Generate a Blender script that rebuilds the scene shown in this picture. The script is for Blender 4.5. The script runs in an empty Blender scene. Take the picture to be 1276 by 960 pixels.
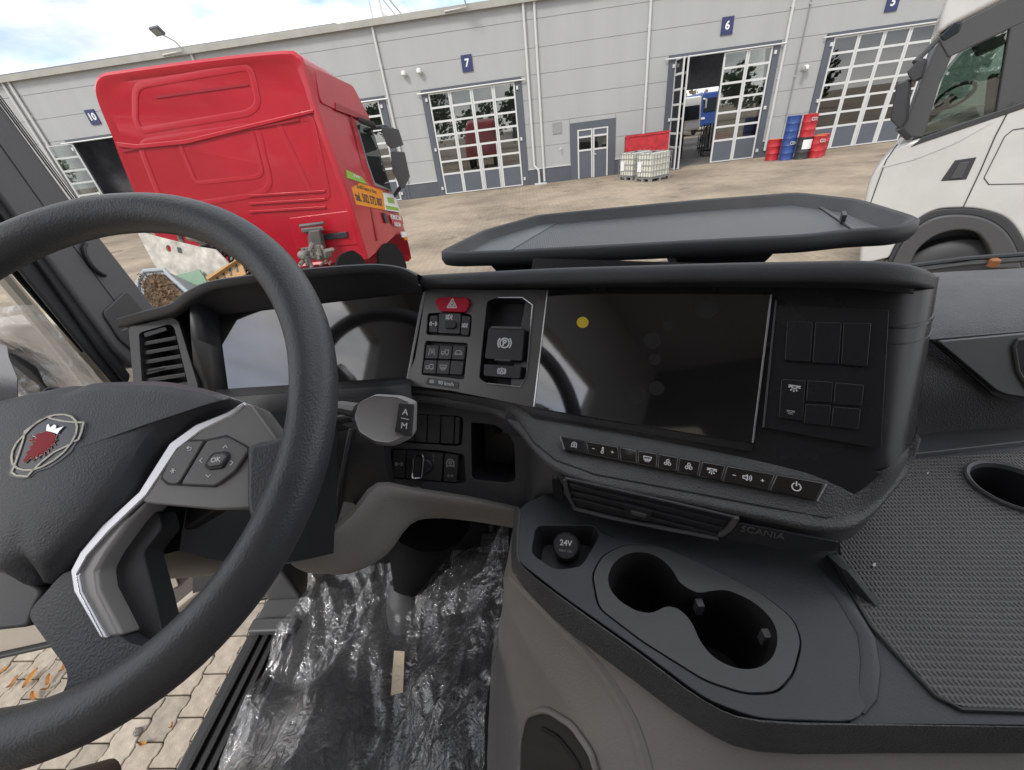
import bpy, bmesh, math, random
import numpy as np
from mathutils import Vector, Matrix, noise as mnoise

random.seed(4)
SC = bpy.context.scene
COL = SC.collection
EZ = 2.7                      # the eye stands 2.7 m above the yard, in a lorry cab

# ------------------------------------------------------------------ camera, sky, sun
PITCH, ROLL, YAW, FPX = math.radians(32.36), math.radians(-7.44), math.radians(5.06), 500.0
def _axes():
    p, r, w = PITCH, ROLL, YAW
    x0 = np.array([1, 0, 0.0]); f = np.array([0, math.cos(p), -math.sin(p)]); u = np.array([0, math.sin(p), math.cos(p)])
    x = math.cos(r) * x0 + math.sin(r) * u
    u = -math.sin(r) * x0 + math.cos(r) * u
    R = np.array([[math.cos(w), -math.sin(w), 0], [math.sin(w), math.cos(w), 0], [0, 0, 1]])
    return R @ x, R @ u, R @ f
CX, CU, CF = _axes()
cam = bpy.data.cameras.new('camera'); camo = bpy.data.objects.new('camera', cam); COL.objects.link(camo)
M = Matrix(((CX[0], CU[0], -CF[0], 0), (CX[1], CU[1], -CF[1], 0), (CX[2], CU[2], -CF[2], EZ), (0, 0, 0, 1)))
camo.matrix_world = M
cam.sensor_fit = 'HORIZONTAL'; cam.sensor_width = 36.0; cam.lens = 36.0 * FPX / 1276.0
cam.clip_start = 0.02; cam.clip_end = 2000
SC.camera = camo

SUN_EL, SUN_AZ = math.radians(48), math.radians(215)     # azimuth clockwise from +Y
wd = bpy.data.worlds.new('World'); SC.world = wd; wd.use_nodes = True
nt = wd.node_tree; nt.nodes.clear()
wo = nt.nodes.new('ShaderNodeOutputWorld'); bg = nt.nodes.new('ShaderNodeBackground')
sky = nt.nodes.new('ShaderNodeTexSky'); sky.sky_type = 'NISHITA'; sky.sun_disc = False
sky.sun_elevation = SUN_EL; sky.sun_rotation = SUN_AZ; sky.air_density = 1.0; sky.dust_density = 1.0
tc = nt.nodes.new('ShaderNodeTexCoord'); mp = nt.nodes.new('ShaderNodeMapping'); mp.inputs['Scale'].default_value = (1, 1, 2.6)
mp.inputs['Location'].default_value = (0.35, 0.1, 0.2)
n1 = nt.nodes.new('ShaderNodeTexNoise'); n1.inputs['Scale'].default_value = 2.6; n1.inputs['Detail'].default_value = 8; n1.inputs['Roughness'].default_value = 0.55
cr = nt.nodes.new('ShaderNodeValToRGB'); cr.color_ramp.elements[0].position = 0.35; cr.color_ramp.elements[1].position = 0.50
n2 = nt.nodes.new('ShaderNodeTexNoise'); n2.inputs['Scale'].default_value = 4.2; n2.inputs['Detail'].default_value = 6
c2 = nt.nodes.new('ShaderNodeValToRGB'); c2.color_ramp.elements[0].position = 0.3; c2.color_ramp.elements[1].position = 0.62
c2.color_ramp.elements[0].color = (3.5, 3.8, 4.3, 1); c2.color_ramp.elements[1].color = (9.0, 8.8, 8.5, 1)
mx = nt.nodes.new('ShaderNodeMix'); mx.data_type = 'RGBA'
L = nt.links.new
L(tc.outputs['Generated'], mp.inputs['Vector']); L(mp.outputs['Vector'], n1.inputs['Vector']); L(mp.outputs['Vector'], n2.inputs['Vector'])
L(n1.outputs['Fac'], cr.inputs['Fac']); L(n2.outputs['Fac'], c2.inputs['Fac'])
L(cr.outputs['Color'], mx.inputs['Factor']); L(sky.outputs['Color'], mx.inputs['A']); L(c2.outputs['Color'], mx.inputs['B'])
L(mx.outputs['Result'], bg.inputs['Color']); bg.inputs['Strength'].default_value = 0.1
L(bg.outputs['Background'], wo.inputs['Surface'])
sl = bpy.data.lights.new('sun', 'SUN'); so = bpy.data.objects.new('sun', sl); COL.objects.link(so)
sl.energy = 1.1; sl.angle = math.radians(12); sl.color = (1.0, 0.95, 0.88)
sd = Vector((math.sin(SUN_AZ) * math.cos(SUN_EL), math.cos(SUN_AZ) * math.cos(SUN_EL), math.sin(SUN_EL)))
so.rotation_euler = sd.to_track_quat('Z', 'Y').to_euler(); so.location = sd * 50
SC.view_settings.view_transform = 'Standard'; SC.view_settings.look = 'None'
SC.view_settings.exposure = 1.1; SC.view_settings.gamma = 1.0

# ------------------------------------------------------------------ helpers
A3 = lambda *a: np.array(a, float)
def nrm(v): v = np.asarray(v, float); return v / np.linalg.norm(v)
def ray(px, py): return CF * FPX + CX * (px - 638) - CU * (py - 480)
def onp(px, py, P, n): v = ray(px, py); return v * (np.dot(P, n) / np.dot(v, n))
def onx(px, py, x): v = ray(px, py); return v * (x / v[0])
def ony(px, py, y): v = ray(px, py); return v * (y / v[1])
def onz(px, py, z): v = ray(px, py); return v * (z / v[2])
def ond(px, py, d): return ray(px, py) * d / FPX

class Frame:
    """A flat working surface: origin, right, up and the normal that faces the viewer."""
    def __init__(s, O, n, right=None):
        s.O = A3(*O); s.n = nrm(n)
        r = A3(*right) if right is not None else np.cross((0, 0, 1.0), s.n)
        r = r - s.n * (r @ s.n); s.u = nrm(r); s.v = np.cross(s.n, s.u)
    def P(s, a, b, h=0.0): return s.O + s.u * a + s.v * b + s.n * h
    def ab(s, px, py, h=0.0):
        p = onp(px, py, s.O + s.n * h, s.n) - s.O
        return (p @ s.u, p @ s.v)
    def poly(s, L, h=0.0): return [s.ab(x, y, h) for x, y in L]

LOCS = {}
def link(o, parent=None):
    COL.objects.link(o)
    if parent is not None: o.parent = parent
    return o
def tag(o, label=None, cat=None, group=None, kind=None):
    if label: o['label'] = label
    if cat: o['category'] = cat
    if group: o['group'] = group
    if kind: o['kind'] = kind
    return o
def thing(name, label, cat, loc=(0, 0, 0), group=None):
    o = bpy.data.objects.new(name, None); o.empty_display_size = 0.1
    link(o); o.location = (loc[0], loc[1], loc[2] + EZ); LOCS[o.name] = A3(*loc)
    return tag(o, label, cat, group)
def mk(name, verts, faces, mat, parent=None, ang=35, bevel=0, seg=2, loc=None, flat=False):
    """One mesh object. verts are measured from the eye; they are stored relative to the thing they belong to."""
    base = LOCS[parent.name] if parent is not None else (A3(*loc) if loc is not None else A3(0, 0, 0))
    v = np.asarray(verts, float) - base
    me = bpy.data.meshes.new(name); me.from_pydata(v.tolist(), [], [list(f) for f in faces]); me.update()
    bm = bmesh.new(); bm.from_mesh(me); bmesh.ops.recalc_face_normals(bm, faces=bm.faces); bm.to_mesh(me); bm.free()
    if not flat:
        me.shade_smooth(); me.set_sharp_from_angle(angle=math.radians(ang))
    o = bpy.data.objects.new(name, me); link(o, parent)
    if parent is None: o.location = (base[0], base[1], base[2] + EZ)
    LOCS[o.name] = base
    for m in (mat if isinstance(mat, (list, tuple)) else [mat]): me.materials.append(m)
    if bevel:
        b = o.modifiers.new('edge', 'BEVEL'); b.width = bevel; b.segments = seg; b.limit_method = 'ANGLE'; b.angle_limit = math.radians(40); b.harden_normals = True
    return o
class MB:
    """Collects several simple solids into one mesh (pieces of ONE part)."""
    def __init__(s): s.v = []; s.f = []
    def add(s, v, f):
        k = len(s.v); s.v += [list(p) for p in v]; s.f += [[i + k for i in q] for q in f]; return s
    def box(s, a, b):
        x0, y0, z0 = a; x1, y1, z1 = b
        return s.add([(x0, y0, z0), (x1, y0, z0), (x1, y1, z0), (x0, y1, z0), (x0, y0, z1), (x1, y0, z1), (x1, y1, z1), (x0, y1, z1)],
                     [(0, 3, 2, 1), (4, 5, 6, 7), (0, 1, 5, 4), (1, 2, 6, 5), (2, 3, 7, 6), (3, 0, 4, 7)])
    def prism(s, bot, top):
        n = len(bot)
        return s.add(list(bot) + list(top), [list(range(n))[::-1], list(range(n, 2 * n))] + [[i, (i + 1) % n, n + (i + 1) % n, n + i] for i in range(n)])
    def tube(s, *a, **k): return s.add(*tube(*a, **k))
    def mk(s, name, mat, parent=None, **k): return mk(name, s.v, s.f, mat, parent, **k)
def box(name, a, b, mat, parent=None, **k): return MB().box(a, b).mk(name, mat, parent, **k)
def rounded(poly, r, seg=4):
    out = []; n = len(poly)
    for i in range(n):
        p = A3(*poly[i]); a = A3(*poly[i - 1]) - p; b = A3(*poly[(i + 1) % n]) - p
        la, lb = np.linalg.norm(a), np.linalg.norm(b)
        rr = min(r[i] if isinstance(r, (list, tuple)) else r, la * .48, lb * .48)
        if rr < 1e-6: out.append(tuple(p)); continue
        p0, p1 = p + a / la * rr, p + b / lb * rr
        for k in range(seg + 1):
            t = k / seg
            out.append(tuple((1 - t) ** 2 * p0 + 2 * t * (1 - t) * p + t * t * p1))
    return out
def slab(name, fr, poly, h0, h1, mat, parent=None, r=0, seg=4, **k):
    """A plate: a polygon of a working surface with real thickness from h0 to h1."""
    if r: poly = rounded(poly, r, seg)
    return MB().prism([fr.P(a, b, h0) for a, b in poly], [fr.P(a, b, h1) for a, b in poly]).mk(name, mat, parent, **k)
def pxslab(name, fr, pxs, h0, h1, mat, parent=None, **k): return slab(name, fr, fr.poly(pxs, h1), h0, h1, mat, parent, **k)
def plate(name, fr, outer, holes, h, thick, mat, parent=None, **k):
    """A plate with holes through it."""
    bm = bmesh.new(); loops = []
    for lp in [outer] + list(holes):
        vs = [bm.verts.new((a, b, 0)) for a, b in lp]; loops.append(vs)
        for i in range(len(vs)): bm.edges.new((vs[i], vs[(i + 1) % len(vs)]))
    bmesh.ops.triangle_fill(bm, use_beauty=True, use_dissolve=False, edges=bm.edges[:])
    bm.verts.index_update()
    pts = [tuple(v.co) for v in bm.verts]; fs = [[v.index for v in f.verts] for f in bm.faces]
    lo = [[v.index for v in L_] for L_ in loops]; bm.free()
    n = len(pts); V = [fr.P(a, b, h) for a, b, _ in pts] + [fr.P(a, b, h - thick) for a, b, _ in pts]
    F = fs + [[i + n for i in f][::-1] for f in fs]
    for L_ in lo: F += [[L_[i], L_[(i + 1) % len(L_)], L_[(i + 1) % len(L_)] + n, L_[i] + n] for i in range(len(L_))]
    return mk(name, V, F, mat, parent, **k)
def cr1(P, n):
    """Catmull-Rom through the rows of P, n samples a span."""
    P = np.asarray(P, float); m = len(P); E_ = np.concatenate([[2 * P[0] - P[1]], P, [2 * P[-1] - P[-2]]]); out = []
    for i in range(m - 1):
        a, b, c, d = E_[i:i + 4]
        for k in range(n):
            t = k / n
            out.append(.5 * (2 * b + (c - a) * t + (2 * a - 5 * b + 4 * c - d) * t * t + (3 * b - a - 3 * c + d) * t ** 3))
    out.append(P[-1]); return np.array(out)
def loft(name, rows, mat, parent=None, nu=3, nv=3, thick=0.0, closed=False, ang=50, **k):
    G = np.asarray(rows, float)
    if nv > 1: G = cr1(G, nv)
    if nu > 1: G = np.swapaxes(cr1(np.swapaxes(G, 0, 1), nu), 0, 1)
    a, b = G.shape[:2]; V = G.reshape(-1, 3)
    F = [[i * b + j, i * b + j + 1, (i + 1) * b + j + 1, (i + 1) * b + j] for i in range(a - 1) for j in range(b - 1)]
    o = mk(name, V, F, mat, parent, ang=ang, **k)
    if thick:
        s = o.modifiers.new('thickness', 'SOLIDIFY'); s.thickness = thick; s.offset = 0
    return o
def tube(P, r, seg=10, closed=False, flat=1.0, up=(0, 0, 1)):
    P = [A3(*p) for p in P]; n = len(P); V = []; F = []
    prev = None
    for i, p in enumerate(P):
        if closed: t = P[(i + 1) % n] - P[i - 1]
        else: t = P[min(i + 1, n - 1)] - P[max(i - 1, 0)]
        t = nrm(t)
        w = A3(*up) if prev is None else prev
        w = w - t * (w @ t)
        if np.linalg.norm(w) < 1e-4: w = np.cross(t, (1, 0, 0.3))
        w = nrm(w); prev = w; s = np.cross(t, w)
        rr = r[i] if isinstance(r, (list, tuple, np.ndarray)) else r
        for k in range(seg):
            a = 2 * math.pi * k / seg
            V.append(p + rr * (math.cos(a) * s + flat * math.sin(a) * w))
    for i in range(n if closed else n - 1):
        j = (i + 1) % n
        F += [[i * seg + k, i * seg + (k + 1) % seg, j * seg + (k + 1) % seg, j * seg + k] for k in range(seg)]
    if not closed: F += [list(range(seg))[::-1], [(n - 1) * seg + k for k in range(seg)]]
    return V, F
def lathe(C, ax, prof, seg=24, a0=0.0):
    """Turn (radius, height) pairs about an axis through C."""
    ax = nrm(ax); u = nrm(np.cross(ax, (0.3, 1, 0.2))); w = np.cross(ax, u); V = []; F = []
    for r, h in prof:
        for k in range(seg):
            a = a0 + 2 * math.pi * k / seg; V.append(A3(*C) + ax * h + r * (math.cos(a) * u + math.sin(a) * w))
    for i in range(len(prof) - 1):
        F += [[i * seg + k, i * seg + (k + 1) % seg, (i + 1) * seg + (k + 1) % seg, (i + 1) * seg + k] for k in range(seg)]
    F += [list(range(seg))[::-1], [(len(prof) - 1) * seg + k for k in range(seg)]]
    return V, F
def text(name, s, fr, a, b, size, h, mat, parent, rot=0.0, bold=0.0, thick=0.0002):
    cu = bpy.data.curves.new(name, 'FONT'); cu.body = s; cu.size = size; cu.align_x = 'CENTER'; cu.align_y = 'CENTER'; cu.resolution_u = 3
    cu.extrude = thick; cu.offset = bold
    to = bpy.data.objects.new(name, cu); COL.objects.link(to)
    bpy.context.view_layer.update()
    me = bpy.data.meshes.new_from_object(to.evaluated_get(bpy.context.evaluated_depsgraph_get()))
    co = np.empty(len(me.vertices) * 3); me.vertices.foreach_get('co', co); co = co.reshape(-1, 3)
    bpy.data.objects.remove(to); bpy.data.curves.remove(cu)
    c, sn = math.cos(rot), math.sin(rot)
    base = LOCS[parent.name]
    V = np.array([fr.P(a + c * x - sn * y, b + sn * x + c * y, h + z) for x, y, z in co]) - base
    me.vertices.foreach_set('co', V.ravel()); me.update(); me.materials.clear(); me.materials.append(mat)
    o = bpy.data.objects.new(name, me); link(o, parent); LOCS[o.name] = base
    return o
def strokes(name, fr, lines, w, h, mat, parent, loc=None):
    """Printed line work: thin raised strips along polylines of a working surface."""
    mb = MB()
    for Lp in lines:
        for p, q in zip(Lp[:-1], Lp[1:]):
            p, q = A3(*p), A3(*q); d = q - p
            if np.linalg.norm(d) < 1e-7: continue
            d = nrm(d); nn = A3(-d[1], d[0]) * w / 2; e = d * w * .3
            pts = [p - e - nn, q + e - nn, q + e + nn, p - e + nn]
            mb.prism([fr.P(x, y, h - w * .1) for x, y in pts], [fr.P(x, y, h + w * .25) for x, y in pts])
    return mb.mk(name, mat, parent, flat=True)
def circ(x, y, r, n=14, a0=0, a1=360):
    return [(x + r * math.cos(math.radians(a0 + (a1 - a0) * k / n)), y + r * math.sin(math.radians(a0 + (a1 - a0) * k / n))) for k in range(n + 1)]
def ico(kind):
    if kind == 'warn': return [[(-1, -.75), (1, -.75), (0, 1), (-1, -.75)], [(-.45, -.45), (.45, -.45), (0, .35), (-.45, -.45)]]
    if kind == 'park': return [circ(0, 0, .72, 18), [(-.2, -.42), (-.2, .42), (.15, .4), (.25, .2), (.1, 0), (-.2, 0)], circ(0, 0, 1.05, 6, 140, 220), circ(0, 0, 1.05, 6, -40, 40)]
    if kind == 'auto': return [circ(0, 0, .72, 18), [(-.32, -.42), (0, .45), (.32, -.42)], [(-.2, -.1), (.2, -.1)], circ(0, 0, 1.05, 6, 140, 220), circ(0, 0, 1.05, 6, -40, 40)]
    if kind == 'lane': return [[(-.8, -.8), (-.5, .8)], [(.8, -.8), (.5, .8)], [(-.2, -.5), (0, .6), (.3, -.4)], [(-.1, -.1), (.2, .1)]]
    if kind == 'truck': return [[(-1, -.4), (-1, .2), (-.3, .2), (-.3, -.4), (-1, -.4)], [(0, -.4), (0, .6), (.9, .6), (.9, -.4), (0, -.4)], circ(-.65, -.55, .15, 6), circ(.5, -.55, .15, 6)]
    if kind == 'car': return [[(-.9, -.4), (-.9, 0), (-.5, .5), (.5, .5), (.9, 0), (.9, -.4), (-.9, -.4)], [(-.6, -.1), (-.3, -.1)], [(.3, -.1), (.6, -.1)]]
    if kind == 'fog': return [circ(-.3, 0, .5, 8, -90, 90), [(-.3, -.5), (-.3, .5)], [(-.9, .4), (-.5, .3)], [(-.9, 0), (-.5, 0)], [(-.9, -.4), (-.5, -.3)], [(.4, .6), (.6, .2), (.4, -.2), (.6, -.6)]]
    if kind == 'lamp': return [circ(-.55, 0, .42, 8, 90, 270), [(-.55, .42), (-.55, -.42)], circ(.55, 0, .42, 8, -90, 90), [(.55, .42), (.55, -.42)], [(-.2, 0), (.2, 0)]]
    if kind == 'dome': return [[(-.9, .45), (.9, .45)], circ(0, .45, .5, 8, 180, 360), [(-.9, .1), (-.65, .2)], [(.9, .1), (.65, .2)], [(-.5, -.5), (-.35, -.25)], [(.5, -.5), (.35, -.25)], [(0, -.65), (0, -.35)]]
    if kind == 'fan': return [circ(0, .45, .3, 8), circ(-.4, -.25, .3, 8), circ(.4, -.25, .3, 8)]
    if kind == 'defrost': return [[(-.9, .5), (-.7, -.3), (.7, -.3), (.9, .5), (-.9, .5)], [(-.4, -.7), (-.3, .1)], [(0, -.7), (.1, .1)], [(.4, -.7), (.5, .1)]]
    if kind == 'power': return [circ(0, 0, .7, 12, 120, 420), [(0, .2), (0, .95)]]
    if kind == 'speaker': return [[(-.9, -.25), (-.5, -.25), (-.1, -.6), (-.1, .6), (-.5, .25), (-.9, .25), (-.9, -.25)], circ(-.1, 0, .45, 5, -45, 45), circ(-.1, 0, .8, 5, -45, 45)]
    if kind == 'temp': return [circ(0, -.5, .35, 8), [(-.15, -.2), (-.15, .8), (.15, .8), (.15, -.2)]]
    if kind == 'home': return [[(-.7, -.7), (-.7, .3), (-.3, .75), (.3, .75), (.7, .3), (.7, -.7)], [(-.7, -.5), (.7, -.5)], circ(0, .1, .25, 8)]
    if kind == 'plus': return [[(-.6, 0), (.6, 0)], [(0, -.6), (0, .6)]]
    if kind == 'minus': return [[(-.6, 0), (.6, 0)]]
    if kind == 'up': return [[(-.6, -.3), (0, .4), (.6, -.3)]]
    if kind == 'down': return [[(-.6, .3), (0, -.4), (.6, .3)]]
    if kind == 'left': return [[(.3, -.6), (-.4, 0), (.3, .6)]]
    if kind == 'right': return [[(-.3, -.6), (.4, 0), (-.3, .6)]]
    if kind == 'back': return [[(-.2, .8), (-.7, .45), (-.2, .1)], [(-.7, .45), (.4, .45), (.7, .1), (.4, -.3), (-.3, -.3)]]
    if kind == 'snow': return [[(-.3, -.6), (.3, .6)], [(.3, -.6), (-.3, .6)], [(-.7, 0), (.7, 0)]]
    return [circ(0, 0, .5, 8)]
def icon(kind, fr, a, b, s, h, mat, parent, w=None):
    return strokes('icon', fr, [[(a + s * x, b + s * y) for x, y in Lp] for Lp in ico(kind)], w or s * .2, h, mat, parent)

# ------------------------------------------------------------------ materials
MATS = {}
def mat(name, col, rough=.5, metal=0.0, bump=None, vmap=None, spec=.5, coat=0.0, var=0.0, varscale=6.0, alpha=1.0, trans=0.0, dirt=None, rvar=0.0):
    m = bpy.data.materials.new(name); m.use_nodes = True; t = m.node_tree; b = t.nodes['Principled BSDF']
    b.inputs['Base Color'].default_value = (*col, 1); b.inputs['Roughness'].default_value = rough; b.inputs['Metallic'].default_value = metal
    b.inputs['Specular IOR Level'].default_value = spec; b.inputs['Coat Weight'].default_value = coat; b.inputs['Coat Roughness'].default_value = .05
    b.inputs['Alpha'].default_value = alpha; b.inputs['Transmission Weight'].default_value = trans
    co = t.nodes.new('ShaderNodeTexCoord'); ob = co.outputs['Object']
    if var or dirt:
        n = t.nodes.new('ShaderNodeTexNoise'); n.inputs['Scale'].default_value = varscale; n.inputs['Detail'].default_value = 7; n.inputs['Roughness'].default_value = .6
        src = ob
        if vmap: vm = t.nodes.new('ShaderNodeMapping'); vm.inputs['Scale'].default_value = vmap; t.links.new(ob, vm.inputs['Vector']); src = vm.outputs['Vector']
        t.links.new(src, n.inputs['Vector'])
        r = t.nodes.new('ShaderNodeValToRGB'); r.color_ramp.elements[0].position = .3; r.color_ramp.elements[1].position = .72
        d = dirt if dirt else tuple(max(0, c * (1 - var)) for c in col)
        r.color_ramp.elements[0].color = (*d, 1); r.color_ramp.elements[1].color = (*[min(1, c * (1 + var * .4)) for c in col], 1)
        t.links.new(n.outputs['Fac'], r.inputs['Fac']); t.links.new(r.outputs['Color'], b.inputs['Base Color'])
    if rvar:
        n = t.nodes.new('ShaderNodeTexNoise'); n.inputs['Scale'].default_value = varscale * 2.3; n.inputs['Detail'].default_value = 6
        t.links.new(ob, n.inputs['Vector']); q = t.nodes.new('ShaderNodeMapRange')
        q.inputs['To Min'].default_value = max(.02, rough - rvar); q.inputs['To Max'].default_value = rough + rvar
        t.links.new(n.outputs['Fac'], q.inputs['Value']); t.links.new(q.outputs['Result'], b.inputs['Roughness'])
    if bump:
        kind, scale, strength, dist = bump
        bp = t.nodes.new('ShaderNodeBump'); bp.inputs['Strength'].default_value = strength; bp.inputs['Distance'].default_value = dist
        if kind == 'leather':
            n = t.nodes.new('ShaderNodeTexVoronoi'); n.inputs['Scale'].default_value = scale; n.feature = 'SMOOTH_F1'; out = n.outputs['Distance']
        elif kind == 'wave':
            n = t.nodes.new('ShaderNodeTexWave'); n.inputs['Scale'].default_value = scale; out = n.outputs['Fac']
        else:
            n = t.nodes.new('ShaderNodeTexNoise'); n.inputs['Scale'].default_value = scale; n.inputs['Detail'].default_value = 5; out = n.outputs['Fac']
        t.links.new(ob, n.inputs['Vector']); t.links.new(out, bp.inputs['Height']); t.links.new(bp.outputs['Normal'], b.inputs['Normal'])
    MATS[name] = m; return m
def glassmat(name, tint, gloss=1.0, rough=.01, ior=1.6):
    m = bpy.data.materials.new(name); m.use_nodes = True; t = m.node_tree; t.nodes.clear()
    o = t.nodes.new('ShaderNodeOutputMaterial'); tr = t.nodes.new('ShaderNodeBsdfTransparent'); g = t.nodes.new('ShaderNodeBsdfGlossy')
    tr.inputs['Color'].default_value = (*tint, 1); g.inputs['Roughness'].default_value = rough; g.inputs['Color'].default_value = (gloss,) * 3 + (1,)
    f = t.nodes.new('ShaderNodeFresnel'); f.inputs['IOR'].default_value = ior; x = t.nodes.new('ShaderNodeMixShader')
    t.links.new(f.outputs['Fac'], x.inputs['Fac']); t.links.new(tr.outputs['BSDF'], x.inputs[1]); t.links.new(g.outputs['BSDF'], x.inputs[2])
    t.links.new(x.outputs['Shader'], o.inputs['Surface']); return m
def filmmat(name, body=.13, bump=.28):
    m = bpy.data.materials.new(name); m.use_nodes = True; t = m.node_tree; t.nodes.clear()
    o = t.nodes.new('ShaderNodeOutputMaterial'); tr = t.nodes.new('ShaderNodeBsdfTransparent'); tr.inputs['Color'].default_value = (.93, .94, .96, 1)
    g = t.nodes.new('ShaderNodeBsdfGlossy'); g.inputs['Roughness'].default_value = .12; g.inputs['Color'].default_value = (.95, .97, 1, 1)
    df = t.nodes.new('ShaderNodeBsdfDiffuse'); df.inputs['Color'].default_value = (.55, .57, .6, 1)
    lw = t.nodes.new('ShaderNodeLayerWeight'); lw.inputs['Blend'].default_value = .45
    mr = t.nodes.new('ShaderNodeMapRange'); mr.inputs['To Min'].default_value = .07; mr.inputs['To Max'].default_value = .55
    x1 = t.nodes.new('ShaderNodeMixShader'); x2 = t.nodes.new('ShaderNodeMixShader'); geo = t.nodes.new('ShaderNodeNewGeometry'); pr = t.nodes.new('ShaderNodeMapRange'); pr.inputs['From Min'].default_value = .505; pr.inputs['From Max'].default_value = .60; pr.inputs['To Min'].default_value = body * .7; pr.inputs['To Max'].default_value = body + .5
    t.links.new(geo.outputs['Pointiness'], pr.inputs['Value']); t.links.new(pr.outputs['Result'], x2.inputs['Fac'])
    co = t.nodes.new('ShaderNodeTexCoord'); n = t.nodes.new('ShaderNodeTexNoise'); n.inputs['Scale'].default_value = 22; n.inputs['Detail'].default_value = 5; n.inputs['Distortion'].default_value = 2.0
    b = t.nodes.new('ShaderNodeBump'); b.inputs['Strength'].default_value = bump; b.inputs['Distance'].default_value = .02
    K = t.links.new
    vo = t.nodes.new('ShaderNodeTexVoronoi'); vo.inputs['Scale'].default_value = 26; vo.inputs['Randomness'].default_value = 1.0
    mp = t.nodes.new('ShaderNodeMapping'); mp.inputs['Rotation'].default_value = (0, 0, -.45); mp.inputs['Scale'].default_value = (1.5, .55, 1)
    ad = t.nodes.new('ShaderNodeMix'); ad.data_type = 'VECTOR'; ad.inputs['Factor'].default_value = .06
    K(co.outputs['Object'], n.inputs['Vector']); K(co.outputs['Object'], mp.inputs['Vector']); K(mp.outputs['Vector'], ad.inputs['A']); K(n.outputs['Color'], ad.inputs['B']); K(ad.outputs['Result'], vo.inputs['Vector']); K(vo.outputs['Distance'], b.inputs['Height']); K(b.outputs['Normal'], g.inputs['Normal']); K(b.outputs['Normal'], lw.inputs['Normal'])
    K(lw.outputs['Facing'], mr.inputs['Value']); K(tr.outputs['BSDF'], x2.inputs[1]); K(df.outputs['BSDF'], x2.inputs[2])
    K(mr.outputs['Result'], x1.inputs['Fac']); K(x2.outputs['Shader'], x1.inputs[1]); K(g.outputs['BSDF'], x1.inputs[2]); K(x1.outputs['Shader'], o.inputs['Surface'])
    return m
BLK = mat('black_plastic', (.028, .030, .033), .48, bump=('noise', 900, .25, .0006), var=.2, varscale=9, rvar=.06)
SOFT = mat('soft_black_foam', (.042, .044, .049), .55, bump=('leather', 640, .35, .0006), var=.2, varscale=14, rvar=.06)
GRAIN = mat('grained_dash_skin', (.085, .087, .09), .5, bump=('leather', 480, .9, .0012), var=.25, varscale=12, rvar=.08)
LEATH = mat('wheel_leather', (.056, .059, .067), .42, bump=('leather', 620, .45, .0007), var=.25, varscale=16, rvar=.08)
HUBM = mat('hub_skin', (.078, .082, .092), .48, bump=('leather', 760, .6, .0007), var=.2, varscale=12, rvar=.06)
SATIN = mat('satin_black', (.019, .020, .022), .27, spec=.5, rvar=.05, varscale=5)
GLOSS = mat('display_glass', (.0045, .0045, .005), .05, spec=1.0, coat=1.0, rvar=.035, varscale=16, var=.5, dirt=(.011, .011, .012))
GLOSS.node_tree.nodes['Principled BSDF'].inputs['Coat IOR'].default_value = 1.75
TRIM = mat('satin_grey_trim', (.14, .137, .133), .36, metal=.3, bump=('noise', 700, .08, .0004), rvar=.05, varscale=8)
DGREY = mat('dark_grey_plastic', (.075, .077, .082), .45, bump=('noise', 800, .2, .0005), var=.15, varscale=7)
KEY = mat('switch_black', (.042, .043, .046), .42, bump=('noise', 1100, .15, .0003))
KEYG = mat('pod_grey', (.15, .147, .148), .38, metal=.25, bump=('noise', 900, .12, .0003), rvar=.05)
SILV = mat('bright_trim', (.60, .60, .63), .25, metal=.85, rvar=.06)
TAUPE = mat('taupe_plastic', (.29, .274, .262), .55, bump=('leather', 420, .35, .0008), var=.15, varscale=5, rvar=.08)
CREAMW = mat('crest_cream', (.72, .69, .6), .4)
CREAM = mat('cream_trim', (.46, .42, .36), .5, bump=('noise', 500, .2, .0006), var=.1, varscale=4)
WHT = mat('print_white', (.75, .76, .78), .5)
DIM = mat('print_grey', (.4, .41, .42), .5)
REDB = mat('hazard_red', (.50, .010, .035), .5, spec=.3)
REDD = mat('emblem_red', (.34, .008, .02), .5, spec=.3)
CHROME = mat('chrome', (.82, .82, .84), .12, metal=1.0)
YEL = mat('sticker_yellow', (.62, .45, .02), .5)
CARPET = mat('floor_rubber', (.018, .018, .019), .6, bump=('noise', 300, .5, .003), var=.3, varscale=20)
FILM = filmmat('clear_film', .11, .55)
FILM2 = filmmat('door_film', .3, .35)
# ================================================================== the cab
FD = Frame((.02, .585, -.21), (-.36, -.73, .58))                    # centre display, turned to the driver
FS = Frame((.02, .585, -.21), (-.2, -.78, .6))                      # switch panel left of it
FI = Frame((-.185, .64, -.207), (0, -.85, .53))                     # instrument display
AWAY = nrm((.36, .73, 0))

# ---------------- cab shell
def shell():
    fl = box('cab_floor', (-.66, -.6, -1.06), (1.5, .98, -1.0), CARPET); tag(fl, 'black rubber cab floor under the clear film', kind='structure')
    w = box('cab_front_wall', (-.9, .86, -1.06), (1.5, 1.0, -.42), CARPET); tag(w, 'dark front wall of the footwell', kind='structure')
    w = box('cab_rear_wall', (-.8, -.95, -1.06), (1.5, -.9, 1.06), mat('rear_wall_cloth', (.085, .082, .08), .85)); tag(w, 'pale rear wall of the cab', kind='structure')
shell()
LIN = mat('roof_lining', (.36, .36, .365), .85)
rb = MB().box((-.8, -.95, 1.06), (1.5, -.25, 1.12)).box((-.8, .55, 1.06), (1.5, .7, 1.12)).box((-.8, -.25, 1.06), (-.3, .55, 1.12)).box((1.0, -.25, 1.06), (1.5, .55, 1.12))  # opening in the unseen roof is added to let sky light onto the dash
tag(rb.mk('cab_roof', LIN, flat=True), 'pale roof lining of the cab with an added opening for sky light', kind='structure')
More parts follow.
